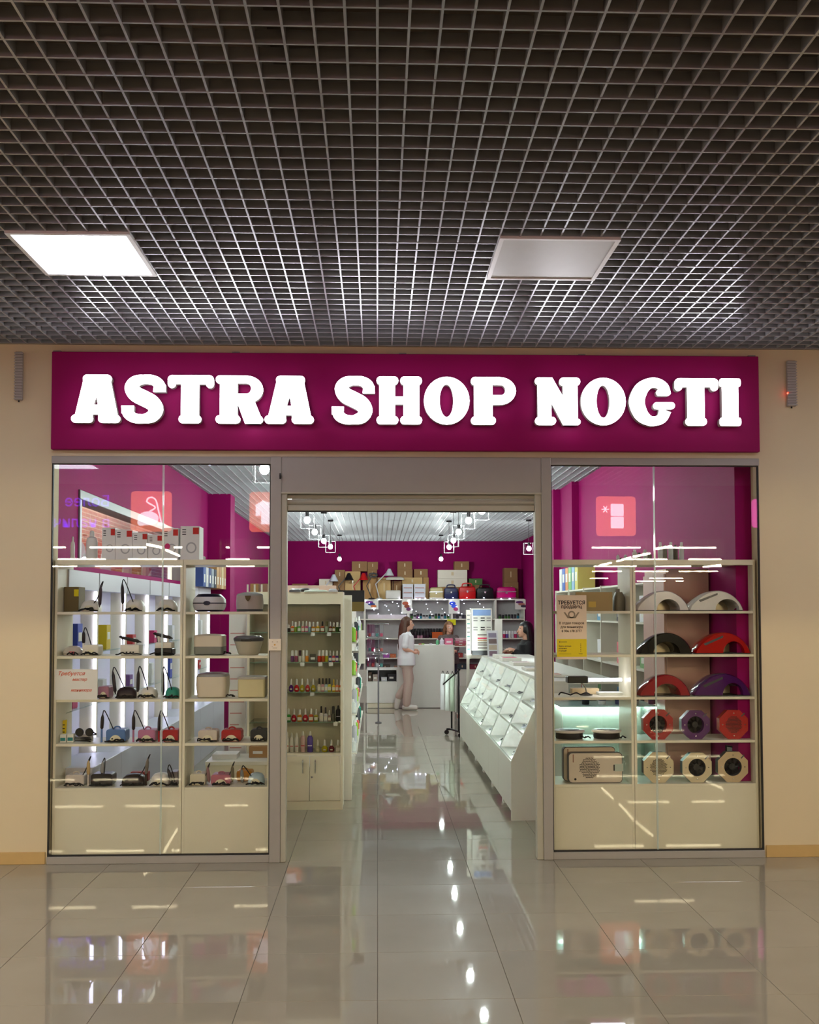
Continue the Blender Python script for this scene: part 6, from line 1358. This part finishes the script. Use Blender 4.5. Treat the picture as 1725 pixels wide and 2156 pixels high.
STAND = (((0, -.085, .86), (.02, -.09, .47), (-.01, -.09, .085), (.13, -.09, .03)), ((0, .085, .86), (.02, .09, .47), (-.01, .09, .085), (.13, .09, .03)))
LIFT = (((0, -.085, .86), (.03, -.09, .47), (-.005, -.09, .085), (.15, -.09, .03)), ((0, .085, .86), (.05, .085, .49), (-.14, .09, .21), (-.17, .09, .045)))
CLASP = (((-.01, -.17, 1.29), (-.04, -.20, 1.07), (.13, -.10, 1.0), (.5, .6, 0)), ((-.01, .17, 1.29), (-.03, .20, 1.07), (.14, .09, 1.03), (.5, -.6, 0)))
HOLD = (((-.01, -.17, 1.29), (-.01, -.20, 1.07), (.20, -.12, 1.20), (1, .3, .1)), ((-.01, .17, 1.29), (-.01, .20, 1.07), (.2, .10, 1.22), (1, -.3, .1)))
hA = P(858, 1298, 16.98).z/1.625
pA = person((P(856, 1400, 16.95).x, 16.95, 0), 0, hA, 'person in a white T-shirt and pale pink trousers, hands clasped, at the service counter', CLASP, LIFT, mat('white_cotton', (232, 232, 234), .8, vary=.02), mat('pale_pink_cotton', (208, 186, 172), .8, vary=.03), mat('brown_hair', (84, 54, 36), .45, vary=.3, scale=60), .42, 'short')
MB().sphere((-.128, 0, 1.21), .04, .25, 1.2, .8, 10, 6).build('back_print', coloured((232, 90, 60), .7, 0), pA, True)
sB = P(946, 1308, 18.25).z/1.625
pat = mat('dark_speckled_cloth', (96, 84, 82), .8, vary=.8, scale=45)
person((P(945, 1330, 18.25).x, 18.25, 0), math.radians(-68), sB, 'person with long light brown hair and a speckled top behind the service counter', CLASP, STAND, pat, mat('dark_denim', (50, 54, 70), .8), mat('light_brown_hair', (122, 84, 54), .45, vary=.3, scale=60), .26, 'long')
sC = P(1106, 1308, 13.35).z/1.625
pC = person((P(1109, 1330, 13.35).x, 13.35, 0), math.pi, sC, 'person with black hair, dressed in black, reading a white paper behind the lit counter', HOLD, STAND, mat('black_cloth', (20, 20, 24), .8), mat('black_trousers', (18, 18, 22), .8), mat('black_hair', (16, 15, 18), .35, vary=.2, scale=60), .3, 'long', 'long')
v = pC.location
t = thing('paper_sheet', 'white paper held up by the person dressed in black', 'paper', (v.x-.36*sC, v.y, 1.262*sC)); mb = MB().box(-.075, .075, -.11, .11, -.001, .001); mb.rot(math.radians(38), 'Y', (0, 0, 0)).build('sheet', PAPER, t); MB().box(-.04, .04, -.07, .07, .0012, .0016).rot(math.radians(38), 'Y', (0, 0, 0)).build('printed_lines', GREY, t)
